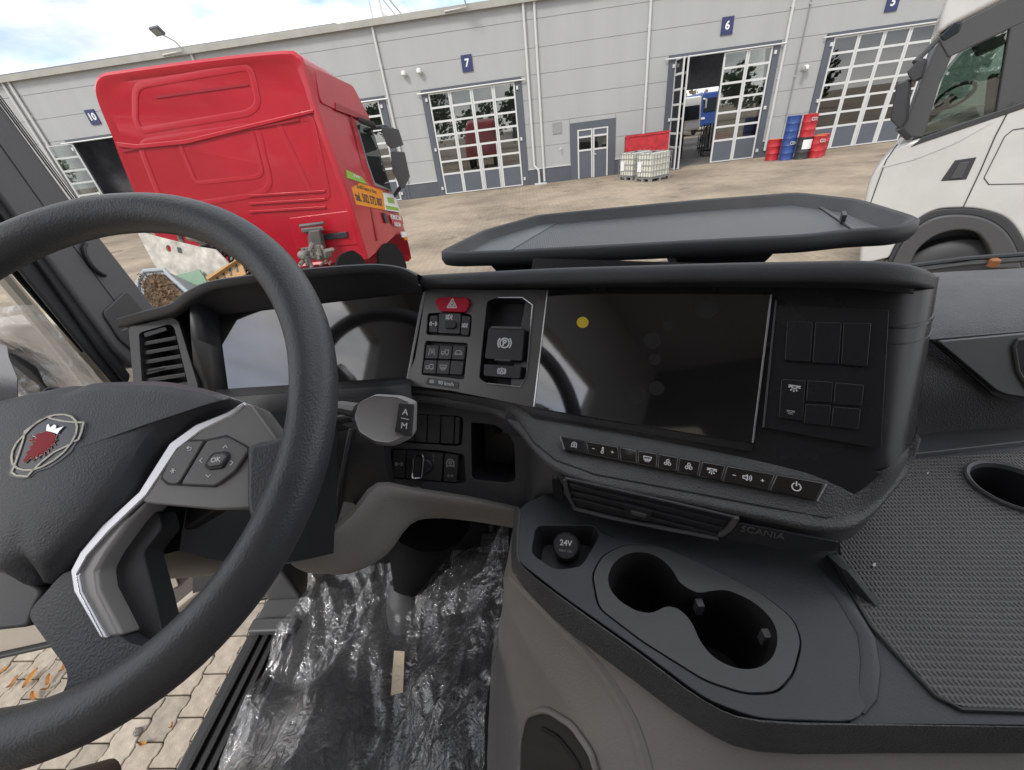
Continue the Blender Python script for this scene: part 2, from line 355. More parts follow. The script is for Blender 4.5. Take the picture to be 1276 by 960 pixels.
tag(box('cab_side_wall', (-.86, -.95, -1.06), (-.8, -.45, 1.06), LIN), 'pale side wall behind the driver door', kind='structure')
tag(box('door_header_wall', (-.86, -.45, .58), (-.8, .7, 1.06), LIN), 'pale wall above the driver door opening', kind='structure')
tag(box('cab_side_wall', (1.5, -.95, -1.06), (1.56, .98, -.32), LIN), 'pale wall below the passenger window', kind='structure')
ws = mk('windscreen', [(-1.0, 1.0, -.42), (1.5, 1.0, -.42), (1.5, .76, .98), (-1.0, .76, .98)], [(0, 1, 2, 3)],
        None or (lambda m: m)(bpy.data.materials.new('clear_glass')))
m = MATS['clear'] = ws.data.materials[0]; m.use_nodes = True; t = m.node_tree; t.nodes.clear()
o_ = t.nodes.new('ShaderNodeOutputMaterial'); tr_ = t.nodes.new('ShaderNodeBsdfTransparent'); tr_.inputs['Color'].default_value = (.97, .975, .97, 1); t.links.new(tr_.outputs[0], o_.inputs[0])
tag(ws, 'wide clear windscreen in front of the dashboard', 'windscreen')

# ---------------- dashboard
dash = thing('dashboard', 'black wraparound dashboard with grained ledge, tall padded cowl and grey lower fascia', 'dashboard', (0, .6, -.5))
def lip(stations, name, m, hood):
    rows = []
    for (U, Lw, R, lipf, recf) in stations:
        T = lipf(*U); B = lipf(*Lw); r = recf(*R)
        out = nrm(A3(T[0] - r[0], T[1] - r[1], 0) + 1e-6) if hood else nrm(-AWAY)
        rows.append([T + A3(0, .12, -.17), T + A3(0, .10, -.065), T + A3(0, .035, -.018), T, (T + B) / 2 + out * .006, B, B + A3(0, .012, -.004), r])
    return loft(name, rows, m, dash, nu=3, nv=3)
Lp = lambda px, py: ony(px, py, .59)
RI = lambda px, py: onp(px, py, FI.O - FI.n * .004, FI.n)
lip([((146, 397), (147, 409), (150, 413), Lp, lambda x, y: ony(x, y, .60)),
     ((180, 387), (182, 400), (184, 405), Lp, lambda x, y: ony(x, y, .605)),
     ((213, 378), (217, 391), (219, 396), Lp, lambda x, y: ony(x, y, .61)),
     ((229, 365), (238, 377), (240, 382), Lp, lambda x, y: ony(x, y, .615)),
     ((258, 351), (264, 363), (268, 394), Lp, RI), ((300, 344), (303, 356), (303, 390), Lp, RI), ((350, 338), (352, 350), (352, 384), Lp, RI),
     ((398, 333), (400, 346), (402, 378), Lp, RI), ((440, 330), (442, 342), (445, 373), Lp, RI), ((472, 329), (474, 341), (478, 369), Lp, RI),
     ((500, 333), (502, 346), (505, 367), Lp, RI), ((520, 342), (522, 356), (526, 366), Lp, RI)], 'instrument_cowl', SOFT, True)
b_top = FD.ab(900, 350)[1] + .012
def lipc(h, fr): return lambda px, py: onp(px, py, fr.O + fr.n * h, fr.n)
lip([((526, 343), (526, 357), (526, 361), lipc(.03, FS), lipc(0, FS)), ((600, 339), (600, 356), (600, 360), lipc(.03, FS), lipc(0, FS)),
     ((700, 334), (700, 355), (700, 359), lipc(.03, FD), lipc(0, FD)), ((800, 331), (800, 353), (800, 358), lipc(.03, FD), lipc(0, FD)),
     ((900, 328), (900, 352), (900, 358), lipc(.03, FD), lipc(0, FD)), ((1000, 326), (1000, 352), (1000, 359), lipc(.03, FD), lipc(0, FD)),
     ((1070, 325), (1070, 353), (1070, 360), lipc(.03, FD), lipc(0, FD)), ((1120, 328), (1122, 356), (1120, 366), lipc(.02, FD), lipc(-.01, FD)),
     ((1150, 335), (1153, 359), (1148, 370), lipc(0, FD), lipc(-.02, FD)), ((1165, 344), (1166, 361), (1160, 371), lipc(-.05, FD), lipc(-.06, FD)),
     ((1160, 347), (1163, 361), (1157, 371), lipc(-.14, FD), lipc(-.14, FD))], 'dash_top_pad', SOFT, False)
# satin face with the rounded right-hand end
path = [(-.035, 0), (.05, 0), (.15, 0), (.25, 0), (.34, 0), (.37, .0), (.395, .008), (.412, .022), (.422, .045), (.425, .08), (.425, .16)]
a_r = FD.ab(1156, 400, 0)[0]
path = [(a * a_r / .425, e) for a, e in path]
def faceP(a, e, b):
    b = b + max(0, min(1, (a - .36) / .06)) * max(0, -b - .1) * .62 if b < -.1 else b
    a = a + max(0, a - .3) / .125 * (.020 - b * .03)
    return FD.O + FD.u * a + AWAY * e + FD.v * b - FD.n * .004
loft('satin_face', [[faceP(a, e, b) for b in (.05 - .020 * max(0, min(1, (a - .36) / .05)) - .04 * max(0, min(1, (e - .045) / .03)), -.04, -.12, -.19, -.225)] for a, e in path], SATIN, dash, nu=1, nv=2)
for b0, b1, h in ((-.012, -.018, .0012), (-.032, -.035, .0012)):
    loft('corner_groove', [[faceP(a, e, b) + (FD.n if i < 4 else nrm(A3(.8, -.5, .3))) * (h if k in (1, 2) else -.002) for k, b in enumerate((b0, b0 - .001, b1 + .001, b1))] for i, (a, e) in enumerate(path) if i > 4], SATIN, dash, nu=1, nv=2)
# grained ledge below the displays
LED = [((436, 490), -.355, (436, 482)), ((520, 496), -.36, (520, 486)), ((560, 501), -.365, (560, 490)), ((600, 508), -.37, (600, 496)), ((625, 517), -.375, (632, 501)), ((645, 533), -.38, (652, 506)),
       ((665, 559), -.385, (668, 511)), ((692, 582), -.39, (700, 517)), ((740, 600), -.392, (760, 527)), ((850, 621), -.394, (860, 543)), ((950, 641), -.395, (950, 558)), ((1030, 656), -.396, (1030, 575)),
       ((1078, 646), -.396, (1075, 588)), ((1112, 611), -.393, (1108, 582)), ((1134, 582), -.385, (1129, 562)), ((1147, 545), -.365, (1143, 535))]
led_rows, FR, OUT = [], [], []
for i, (fp, z, ip) in enumerate(LED):
    Fp = onz(*fp, z); fr = FS if ip[0] < 665 else FD
    I = onp(*ip, fr.O - fr.n * .012, fr.n) if i < 14 else onz(*ip, z + .012) + AWAY * .01
    o = A3(Fp[0] - I[0], Fp[1] - I[1], 0); o = nrm(o); FR.append(Fp); OUT.append(o)
    led_rows.append([I, I * .5 + Fp * .5 + A3(0, 0, .002), Fp - o * .008 + A3(0, 0, .0025), Fp, Fp + o * .002 + A3(0, 0, -.006), Fp - o * .003 + A3(0, 0, -.013), Fp - o * .02 + A3(0, 0, -.014)])
loft('ledge', led_rows, GRAIN, dash, nu=2, nv=3)
MB().tube([p - o * .009 + A3(0, 0, .0036) for p, o in zip(FR[:13], OUT[:13])], .0011, 6).mk('ledge_seam', BLK, dash)
# lower left fascia
FL = Frame(onz(600, 508, -.372) + A3(0, .030, 0), (-.1, -.9, .42))
cub = [(587, 527), (616, 530), (634, 541), (641, 556), (642, 598), (634, 602), (592, 598), (588, 594)]
r1 = [(463, 514), (573, 519), (577, 523), (575, 554), (570, 556), (462, 549)]
r2 = [(487, 559), (549, 562), (578, 567), (580, 601), (574, 603), (487, 596)]
outl = [(430, 490), (520, 494), (560, 499), (600, 504), (622, 511), (646, 530), (664, 555), (684, 580), (670, 610), (650, 634), (560, 618), (468, 605), (430, 600)]
pl = plate('lower_fascia', FL, FL.poly(outl), [rounded(FL.poly(cub), .004, 2), rounded(FL.poly(r1), .004, 2), rounded(FL.poly(r2), .004, 2)], 0, .006, DGREY, dash, bevel=.0015)
def recess(name, fr, px, depth, m, parent, tp=.9, h=0, r=.004):
    P = rounded(fr.poly(px, h), r, 2); c = np.mean(P, 0); n = len(P)
    V = [fr.P(a, b, h - .001) for a, b in P] + [fr.P(*(c + (A3(a, b) - c) * tp), h - depth) for a, b in P]
    return mk(name, V, [[i, (i + 1) % n, n + (i + 1) % n, n + i] for i in range(n)] + [list(range(n, 2 * n))], m, parent)
recess('storage_cubby', FL, cub, .09, BLK, dash, .96)
# vent fascia that runs right under the ledge
fr_rows = []
a_, b_ = onp(656, 548, FL.O + FL.n * .001, FL.n), onp(655, 634, FL.O + FL.n * .001, FL.n); fr_rows.append([a_, a_ * .66 + b_ * .34, a_ * .3 + b_ * .7, b_, b_ + A3(0, .03, -.006)])
for i in range(6, 15):
    Fp, o = FR[i], OUT[i]; k = (i - 5) / 4 if i < 9 else 1.0
    top = Fp - o * .006 + A3(0, 0, -.012)
    bot = Fp - o * (.008 + .012 * k) + A3(0, 0, -.068)
    if i == 6: bot = onp(668, 640, FL.O + FL.n * .02, FL.n) * .5 + (Fp - o * .012 + A3(0, 0, -.075)) * .5
    if i == 6: q0_ = fr_rows[0]; fr_rows.append([p_ * .5 + r_ * .5 for p_, r_ in zip(q0_, [top, top * .66 + bot * .34, top * .3 + bot * .7, bot, bot - o * .03 + A3(0, 0, -.006)])])
    fr_rows.append([top, top * .66 + bot * .34 + o * .003, top * .3 + bot * .7 + o * .003, bot, bot - o * .03 + A3(0, 0, -.006)])
loft('vent_fascia', fr_rows, DGREY, dash, nu=2, nv=3)
# taupe knee panel and column cover
kt = [((355, 694), .31), ((400, 674), .33), ((440, 642), .36), ((472, 607), .41), ((520, 613), .435), ((580, 622), .445), ((647, 635), .45)]
kb = [((392, 714), .33), ((435, 715), .345), ((478, 692), .38), ((508, 654), .42), ((540, 646), .445), ((590, 650), .455), ((645, 659), .46)]
loft('knee_panel', [[ony(*t_[0], t_[1] + .04) + A3(0, 0, .01), ony(*t_[0], t_[1]), ony(*t_[0], t_[1]) * .5 + ony(*b_[0], b_[1]) * .5 + A3(-.002, -.006, .003), ony(*b_[0], b_[1]), ony(*b_[0], b_[1]) + A3(0, .03, -.012), ony(*b_[0], b_[1]) + A3(0, .12, .01)] for t_, b_ in zip(kt, kb)], TAUPE, dash, nu=3, nv=3)
# dark cheek beside the column, body behind
FK0 = Frame((-.25, .475, -.42), (-.1, -.93, .35))
pxslab('column_cheek', FK0, [(240, 500), (470, 497), (484, 603), (446, 648), (362, 700), (240, 740)], -.02, 0, BLK, dash)
MB().tube([FK0.P(*FK0.ab(437, 535, .006), .006), FK0.P(*FK0.ab(424, 600, .006), .006), FK0.P(*FK0.ab(418, 655, .006), .006), FK0.P(*FK0.ab(400, 672, .006), .006), FK0.P(*FK0.ab(350, 684, .006), .006)], .003, 6).mk('cheek_seam', DGREY, dash)
box('under_dash', (-.75, .66, -.62), (-.1, .96, -.3), BLK, dash)
box('centre_body', (-.1, .6, -.5), (.36, .96, -.3), BLK, dash)
# cheek left of the instrument display, strip under it
loft('cowl_cheek', [[ony(236, 372, .60), ony(238, 420, .59), ony(246, 500, .585)], [RI(273, 394), RI(277, 435), RI(286, 500)]], BLK, dash, nu=1, nv=2, thick=.003)
loft('display_ledge', [[RI(270, 486), RI(400, 478), RI(510, 470)], [onp(270, 497, FI.O + FI.n * .03, FI.n), onp(400, 488, FI.O + FI.n * .03, FI.n), onp(512, 480, FI.O + FI.n * .03, FI.n)], [onp(270, 540, FI.O + FI.n * .03, FI.n), onp(400, 540, FI.O + FI.n * .03, FI.n), onp(515, 520, FI.O + FI.n * .03, FI.n)]], BLK, dash, nu=2, nv=1, thick=.003)

# ---------------- left air vent
FVL = Frame(ony(195, 435, .585), (.22, -.92, .3))
va = thing('air_vent', 'upright slatted air vent in satin frame at the driver door end of the dashboard', 'air vent', FVL.O)
vo = [(160, 408), (214, 396), (222, 400), (247, 482), (240, 500), (168, 500)]; vi = [(173, 415), (211, 404), (217, 408), (234, 478), (230, 492), (178, 492)]
plate('frame', FVL, rounded(FVL.poly(vo), .006), [rounded(FVL.poly(vi), .006)], 0, .07, DGREY, va, bevel=.0015)
pxslab('backing', FVL, vi, -.05, -.045, BLK, va)
for k in range(6):
    yl = 427 + k * 11.5; yr = yl - 8; xl = 173.5 + .065 * (yl - 415); xr = 216.5 + .243 * (yr - 408)
    pxslab('slat', FVL, [(xl, yl), (xr, yr), (xr + 1, yr + 4.5), (xl + .4, yl + 5)], -.024, -.006, BLK, va, bevel=.0008)
pxslab('thumbwheel', FVL, [(178, 415), (206, 407), (209, 412), (180, 421)], -.012, -.003, SATIN, va, r=.003, bevel=.001)
pxslab('slider', FVL, [(180, 463), (206, 456), (208, 461), (181, 468)], -.014, -.006, SATIN, va, bevel=.001)

# ---------------- instrument display
isc = thing('instrument_display', 'wide dark glossy instrument display under the cowl behind the steering wheel', 'display', FI.O)
pxslab('glass', FI, [(272, 394), (526, 364), (506, 474), (285, 489)], -.008, -.002, GLOSS, isc, r=.008)
pxslab('edge_trim', FI, [(527, 363), (530, 363), (509, 475), (506, 475)], -.004, .004, SILV, isc, bevel=.0004)

# ---------------- switch panel
sp = thing('switch_panel', 'satin grey switch panel with red hazard button and parking brake lever', 'switch panel', FS.O - FS.u * .12)
po = [(529, 360), (600, 361), (681, 361), (676, 420), (668, 509), (640, 503), (560, 487), (503, 480), (517, 447), (526, 392)]
ph = [(606.6, 376), (620, 371), (651, 371), (664, 380), (656, 470), (648, 482), (607, 478), (597, 472)]
ga = [(533, 391), (548, 390), (575, 389), (588, 393), (586, 420), (531, 417)]; gb = [(530, 425), (583, 428), (578, 473), (525, 467)]
P_ = lambda L: rounded(FS.poly(L), .004, 3)
plate('faceplate', FS, rounded(FS.poly(po), .003, 2), [P_(ph), P_(ga), P_(gb)], 0, .008, TRIM, sp, bevel=.0012)
for nm, L_, dp in (('brake_recess', ph, .03), ('toggle_recess', ga, .012), ('key_recess', gb, .012)): recess(nm, FS, L_, dp, BLK, sp, .97)
# thin bright edge of the brake recess
MB().tube([FS.P(*FS.ab(x, y, .001), .001) for x, y in ((620, 371), (651, 371), (664, 380), (656, 470), (648, 482), (607, 478))], .0013, 6).mk('recess_edge', SILV, sp)
def key(px, fr, h0, h1, parent, m=KEY, ic=None, sc=.35, name='switch', r=.0015, icm=WHT, iy=0):
    o = pxslab(name, fr, px, h0, h1, m, parent, r=r, seg=2, bevel=.0009)
    if ic:
        P = A3(*[fr.ab(x, y, h1) for x, y in px]); c = P.mean(0); s = min(np.ptp(P[:, 0]), np.ptp(P[:, 1])) * sc
        icon(ic, fr, c[0], c[1] + iy * np.ptp(P[:, 1]), s, h1 + .0002, icm, o)
    return o
hz = key([(541.7, 376.7), (546, 370.5), (581.7, 370.5), (585, 378), (580, 389), (548, 388)], FS, -.002, .006, sp, REDB, 'warn', .34, 'hazard_button', .003)
hz['label'] = 'red hazard warning button'
key([(535.5, 394), (545, 392.5), (545, 414.5), (534.5, 414)], FS, -.01, .001, sp, KEY, 'lamp', .42)
key([(547, 390.5), (574, 390.5), (572.5, 416), (546, 415)], FS, -.01, .001, sp, DGREY, 'fog', .22, 'toggle_plate', iy=.3)
key([(554, 400), (566, 400), (568, 404), (566, 409), (554, 409)], FS, 0, .007, sp, BLK, None, name='toggle')
key([(575.5, 393), (586, 395), (583.5, 418.5), (574, 417)], FS, -.01, .001, sp, KEY, 'fog', .42)
ics = [['lane', 'truck', 'car'], ['truck', 'defrost', None]]
for r in range(2):
    for c in range(3):
        x0 = 531.5 - r * 2.6 + c * 16.6; y0 = 430 + r * 18.6 + c * .6
        key([(x0, y0), (x0 + 15.4, y0 + .4), (x0 + 13.6, y0 + 17.4), (x0 - 2, y0 + 16.8)], FS, -.01, .0005, sp, KEY, ics[r][c], .30, icm=DIM)
lb = key([(532, 470.5), (572, 476.5), (571, 484.5), (530.5, 479)], FS, -.001, .0012, sp, DGREY, None, name='speed_plate')
fq = Frame(FS.P(*FS.ab(551.5, 477.7, .0012), .0012), FS.n, right=FS.P(*FS.ab(572, 480.8)) - FS.P(*FS.ab(531, 474.9)))
text('lettering', '90 km/h', fq, .006, 0, .0085, .0002, WHT, lb); icon('auto', fq, -.019, .0002, .0034, .0003, WHT, lb)
pk = key([(609, 408), (653, 409), (650, 450), (604, 447)], FS, -.025, .006, sp, KEY, 'park', .2, 'parking_brake_lever', .003, iy=.02)
pxslab('lever_edge', FS, [(612, 406.5), (650, 407.5), (650, 410.5), (612, 409.5)], .004, .0075, TRIM, pk, bevel=.0008)
pxslab('lever_lip', FS, [(617, 447), (637, 448.5), (635, 451), (615, 449.5)], .002, .009, DGREY, pk, bevel=.001)
key([(603, 454), (649, 456.5), (647.5, 472), (602.5, 468.5)], FS, -.025, .003, sp, KEY, 'auto', .32, 'auto_hold_switch', .002)

# ---------------- centre display
cd = thing('centre_display', 'large black centre touch display with a round yellow sticker', 'display', FD.O + FD.u * .13)
pxslab('glass', FD, [(682, 361), (961, 367), (939, 553), (664, 508.5)], -.004, .003, GLOSS, cd, r=.003, bevel=.0006)
pxslab('edge_trim', FD, [(681.5, 361), (683, 361), (666, 507), (664.2, 507)], .0, .0042, SILV, cd, bevel=.0003)
pxslab('edge_trim', FD, [(960, 367), (962.5, 367), (939, 552), (937, 552)], .0, .0042, SILV, cd, bevel=.0003)
pxslab('sticker', FD, [(726 + 7.4 * math.cos(a), 402 + 7 * math.sin(a)) for a in np.linspace(0, 2 * math.pi, 20)[:-1]], .003, .0034, YEL, cd)
REFL = mat('screen_reflection', (.016, .0155, .015), .3, spec=.5)  # paler discs paint round reflections onto the display glass
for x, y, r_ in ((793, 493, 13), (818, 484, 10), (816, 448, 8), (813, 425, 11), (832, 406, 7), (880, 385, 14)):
    pxslab('reflection_spot', FD, [(x + r_ * math.cos(a), y + r_ * .9 * math.sin(a)) for a in np.linspace(0, 2 * math.pi, 22)[:-1]], .003, .00306, REFL, cd)
pxslab('lower_bezel', FD, [(664, 509), (939, 553.5), (936, 563), (662, 517)], -.004, .002, SATIN, cd, bevel=.0006)

# ---------------- blank switch block right of the display
bs = thing('blank_switch_block', 'black switch block with blank keys and cab light switch right of the centre display', 'switch panel', FD.P(.3, -.1))
pxslab('edge_trim', FD, [(966, 374), (968.5, 374), (952.5, 533), (950, 533)], .0, .004, DGREY, bs, bevel=.0004)
pxslab('base', FD, [(968, 380), (1108, 386), (1098, 560), (952, 533)], -.002, .0012, SATIN, bs, r=.004, bevel=.0006)
for q in ([(981, 400), (1013.5, 400.5), (1010, 451.5), (978, 449)], [(1016, 401), (1049, 401.5), (1045.5, 454), (1012.5, 452)], [(1051, 402), (1086, 402.5), (1081, 457.5), (1048, 454.5)]):
    key(q, FD, 0, .0045, bs, SATIN)
lk = key([(974, 472.5), (1004, 474), (1000.5, 525), (970, 521)], FD, 0, .004, bs, SATIN, 'dome', .22, iy=.28)
c_ = FD.ab(985, 514, .004); icon('dome', FD, c_[0], c_[1], .004, .0043, DIM, lk)
for q in ([(1006.5, 474), (1038.5, 476), (1036.5, 502), (1004.5, 500.5)], [(1040.5, 476.5), (1077, 480), (1074, 506.5), (1038.5, 504)], [(1004, 503.5), (1036, 505), (1033.5, 531), (1001.5, 528)], [(1038, 506.5), (1073, 509.5), (1070, 536), (1035.5, 532)]):
    key(q, FD, 0, .004, bs, SATIN)

# ---------------- climate button strip on the ledge
q0, q1, q2 = onz(700, 570, -.384), onz(1018, 632, -.384), onp(870, 547, FD.O, FD.n)
n_ = np.cross(q1 - q0, q2 - q0); n_ = n_ if n_[2] > 0 else -n_
FB = Frame(q0 + nrm(n_) * .004, n_, right=q1 - q0)
cs = thing('climate_button_strip', 'narrow glossy button strip with white symbols along the grained ledge', 'button strip', FB.O)
pxslab('base', FB, [(697, 543.5), (1031, 602), (1019, 624.5), (702, 560.5)], -.006, .001, BLK, cs, r=.002, bevel=.0008)
xs = [698, 729, 771, 794, 820, 846, 874, 905, 967, 1029]
icl = ['home', 'temp', None, 'defrost', 'fan', 'fan', 'dome', 'speaker', 'power']
def stp(t, lo): return (698 + (1030 - 698) * t, 544.3 + (602.5 - 544.3) * t) if not lo else (703 + (1018 - 703) * t, 559.7 + (623.6 - 559.7) * t)
for k in range(9):
    t0, t1 = (xs[k] + 1 - 698) / 332, (xs[k + 1] - 1 - 698) / 332
    o = key([stp(t0, 0), stp(t1, 0), stp(t1, 1), stp(t0, 1)], FB, 0, .0028, cs, GLOSS if k else SATIN, icl[k], .3 if k not in (1, 7) else .28)
    if k in (1, 7):
        for e, sg in (('minus', -1), ('plus', 1)):
            m_ = A3(*FB.ab(*stp((t0 + t1) / 2 + sg * (t1 - t0) * .3, 0), .0028)) * .5 + A3(*FB.ab(*stp((t0 + t1) / 2 + sg * (t1 - t0) * .3, 1), .0028)) * .5
            icon(e, FB, m_[0], m_[1], .0025, .003, WHT, o, .0008)
pxslab('end_trim', FB, [(1029, 602.5), (1031.5, 603), (1019.5, 625), (1017.5, 624)], 0, .0034, SILV, cs)
pxslab('end_trim', FB, [(697, 543.5), (699, 543.8), (704, 560), (702, 560)], 0, .0034, SILV, cs)

# ---------------- centre air vent in the fascia
pA, pB = FR[8] - OUT[8] * .006, FR[11] - OUT[11] * .006
nv_ = np.cross((0, 0, 1.0), pB - pA); nv_ = nv_ if nv_[1] < 0 else -nv_
FV = Frame(pA + nrm(nv_) * .006, nrm(nv_) + A3(0, 0, .12), right=pB - pA)
cv = thing('centre_air_vent', 'long slatted air vent in the fascia below the button strip', 'air vent', FV.O)
vq = [(705, 598), (760, 610), (915, 646), (897, 669), (800, 651), (716, 632)]
pxslab('backing', FV, vq, -.004, .0006, BLK, cv)
for k in range(3):
    y = 6 + k * 8.5
    pxslab('slat', FV, [(708 + y * .25, 598 + y), (780, 614 + y), (908 - y * .5, 644 + y), (906 - y * .5, 647.5 + y), (780, 618 + y), (708 + y * .25, 602 + y)], 0, .004, BLK, cv, bevel=.0006)
MB().tube([FV.P(*FV.ab(x, y, .003), .003) for x, y in ((704, 596), (780, 613), (850, 629), (918, 645))], .0016, 6).mk('vent_rim', DGREY, cv)
MB().tube([FV.P(*FV.ab(x, y, .004), .004) for x, y in ((704, 598), (707, 616), (716, 634), (760, 645), (830, 659), (895, 671))], .0028, 6).mk('vent_rim', DGREY, cv)
pxslab('slide_tab', FV, [(776, 628), (813, 638), (808, 650), (782, 645)], 0, .007, BLK, cv, r=.002, bevel=.001)
pxslab('tab_grip', FV, [(786, 637), (806, 642), (804, 646), (788, 642)], .006, .0085, TRIM, cv, r=.001, bevel=.0006)
pxslab('end_bracket', FV, [(915, 646), (922, 647), (914, 660), (900, 670), (894, 669), (907, 659)], 0, .006, TRIM, cv, r=.002, bevel=.001)
pxslab('thumbwheel', FV, [(687, 596), (693, 596), (701, 612), (701, 625), (694, 626), (688, 612)], -.002, .005, SATIN, cv, r=.003, bevel=.001)
nb = pxslab('name_panel', FV, [(920, 652), (1046, 676), (1040, 688), (1000, 688), (906, 672)], 0, .003, BLK, cv, r=.003, bevel=.001)
a_, b_ = FV.ab(950, 664, .003); ft = Frame(FV.P(a_, b_, .003), FV.n, right=FV.P(*FV.ab(980, 669.5)) - FV.P(*FV.ab(922, 658)))
text('lettering', 'SCANIA', ft, 0, 0, .0125, .0002, KEYG, nb, thick=.0006)

# ---------------- gear stalk
KNB = mat('gear_knob_grey', (.30, .29, .29), .42, bump=('noise', 900, .1, .0003))
FK = Frame(ond(480, 523, .445), nrm(-ray(480, 523)) * .7 + A3(-.05, -.5, .3), right=(1, -.1, -.05))
gs = thing('gear_stalk', 'grey gear stalk knob with A over M button behind the steering wheel rim', 'control stalk', FK.O)
ko = [(441, 520), (447, 501), (468, 491), (500, 493), (518, 500), (517, 540), (510, 548), (490, 557), (470, 555), (448, 542)]
K0 = FK.poly(ko); kc = np.mean(K0, 0)
def ring(s, h, off=(0, 0)): return [FK.P(kc[0] + off[0] + (a - kc[0]) * s, kc[1] + off[1] + (b - kc[1]) * s, h) for a, b in rounded(K0, .0035, 3)]
mb = MB(); lv = [ring(.75, -.035), ring(.97, -.02), ring(1.0, -.006), ring(.96, .004), ring(.86, .011, (-.001, .002)), ring(.8, .0095, (-.001, .002))]
n = len(lv[0]); V = sum(lv, []); F = [[i * n + k, i * n + (k + 1) % n, (i + 1) * n + (k + 1) % n, (i + 1) * n + k] for i in range(len(lv) - 1) for k in range(n)] + [list(range(n))[::-1], [(len(lv) - 1) * n + k for k in range(n)]]
mk('knob', V, F, KNB, gs, ang=60)
bt = pxslab('mode_button', FK, [(497, 502), (515, 504), (512, 545), (492, 538)], .004, .0135, KEY, gs, r=.002, bevel=.001)
for s, y in (('A', 514), ('M', 531)):
    a_, b_ = FK.ab(505 - (y - 514) * .08, y, .0135); text('lettering', s, FK, a_, b_, .0095, .0137, WHT, bt, rot=-.1)
a0, a1 = FK.ab(500, 521, .0135), FK.ab(509, 523, .0135); strokes('divider', FK, [[a0, a1]], .0007, .0138, WHT, bt)
MB().tube([FK.P(*FK.ab(446, 512, -.02), -.02), ond(425, 508, .47), ond(380, 512, .5)], [.009, .008, .008], 10).mk('stem', KEYG, gs)
MB().tube([ond(440, 520, .5), ond(415, 525, .5), ond(380, 530, .5)], .006, 10).mk('lower_stem', DGREY, gs)

# ---------------- switch rows in the lower fascia
sr = thing('key_row', 'row of blank black keys behind the grey gear knob', 'switch panel', FL.P(*FL.ab(520, 535)))
recess('tray', FL, r1, .014, BLK, sr, .98)
for q in ([(470, 515), (500, 516.5), (499, 549.5), (469, 547)], [(502, 516.5), (516.5, 517), (515.5, 550.5), (501, 549.5)], [(518, 517), (531.5, 517.6), (531, 551.5), (517, 550.6)], [(533, 517.6), (548.5, 518.4), (547.5, 552.5), (532.5, 551.6)], [(550, 518.6), (566, 519.6), (564.5, 553.5), (549, 552.7)], [(567.5, 520), (573, 520.8), (571.5, 553.5), (566, 553.5)]):
    key(q, FL, -.01, .003, sr, KEY)
lr = thing('light_switch_row', 'row with chrome ringed rotary light switch below the gear knob', 'switch panel', FL.P(*FL.ab(530, 580)))
recess('tray', FL, r2, .014, BLK, lr, .98)
key([(490, 561), (505.5, 562), (504, 596), (489.5, 594.5)], FL, -.01, .003, lr, KEY, 'lamp', .25, icm=DIM)
pl_ = key([(507, 561.5), (552, 565.5), (550, 600), (505.5, 596.5)], FL, -.01, .003, lr, KEY)
V, F = lathe(FL.P(*FL.ab(531, 580, .003), .002), FL.n, [(.0135, 0), (.013, .006), (.011, .008)], 20); mk('dial', V, F, BLK, lr)
rg = [(514.5, 570), (520, 566.5), (526.5, 566.5), (528, 571), (525.5, 596), (514, 597)]
rp = [FL.P(*FL.ab(x, y, .014), .014) for x, y in rounded(rg, 3, 3)]
MB().tube(rp, .0014, 6, closed=True).mk('chrome_ring', CHROME, lr)
pxslab('dial_grip', FL, [(516, 571), (525, 568.5), (523, 595), (516, 595)], .006, .0135, BLK, lr, r=.002, bevel=.001)
k3 = key([(554, 566), (571, 567.5), (569, 601.5), (552.5, 600)], FL, -.01, .003, lr, KEY, 'home', .3, icm=DIM, iy=.18)
a_, b_ = FL.ab(561, 593, .003); icon('lamp', FL, a_, b_, .005, .0033, DIM, k3)
a_, b_ = FL.ab(540, 568.5, .003); text('lettering', '1', FL, a_, b_, .008, .0032, DIM, pl_)
a_, b_ = FL.ab(540, 574, .003); text('lettering', '2', FL, a_, b_, .006, .0032, DIM, pl_)
# ---------------- steering wheel
WC = A3(-.3849, .2439, -.1595); WN = A3(.0414, -.6399, .7673); WU = A3(.9979, .0646, 0)
FW = Frame(WC, WN, right=WU)
sw = thing('steering_wheel', 'black leather steering wheel with crested hub and grey button spoke', 'steering wheel', WC)
V, F = tube([FW.P(.2065 * math.cos(a), .2065 * math.sin(a)) for a in np.linspace(0, 2 * math.pi, 97)[:-1]], .0178, 20, closed=True, up=WN)
mk('rim', V, F, LEATH, sw, ang=80)
tm = math.radians(-20); ax_ = A3(math.sin(tm), -math.cos(tm))
def mir(L_): return [tuple(2 * (A3(*p) @ ax_) * ax_ - A3(*p)) for p in L_]
ho = [(286, 495), (284, 503), (262, 514), (228, 534), (188, 574), (168, 618), (138, 657), (92, 703), (60, 729), (32, 717)]
hi = [(276, 498), (262, 502), (236, 508), (206, 518), (182, 545), (150, 594), (118, 637), (80, 678), (52, 702), (28, 706)]
R0 = [(0.0, .0378)] + [FW.ab(x, y, -.006) for x, y in ((110, 475), (150, 473), (200, 473), (245, 481))] + [FW.ab(x, y, -.012) for x, y in ho[:-1]] + [(0.0, -.108)]
R1 = [(0.0, .026)] + [FW.ab(x, y, .002) for x, y in ((112, 484), (152, 482), (200, 482), (240, 488))] + [FW.ab(x, y, .003) for x, y in hi[:-1]] + [(0.0, -.094)]
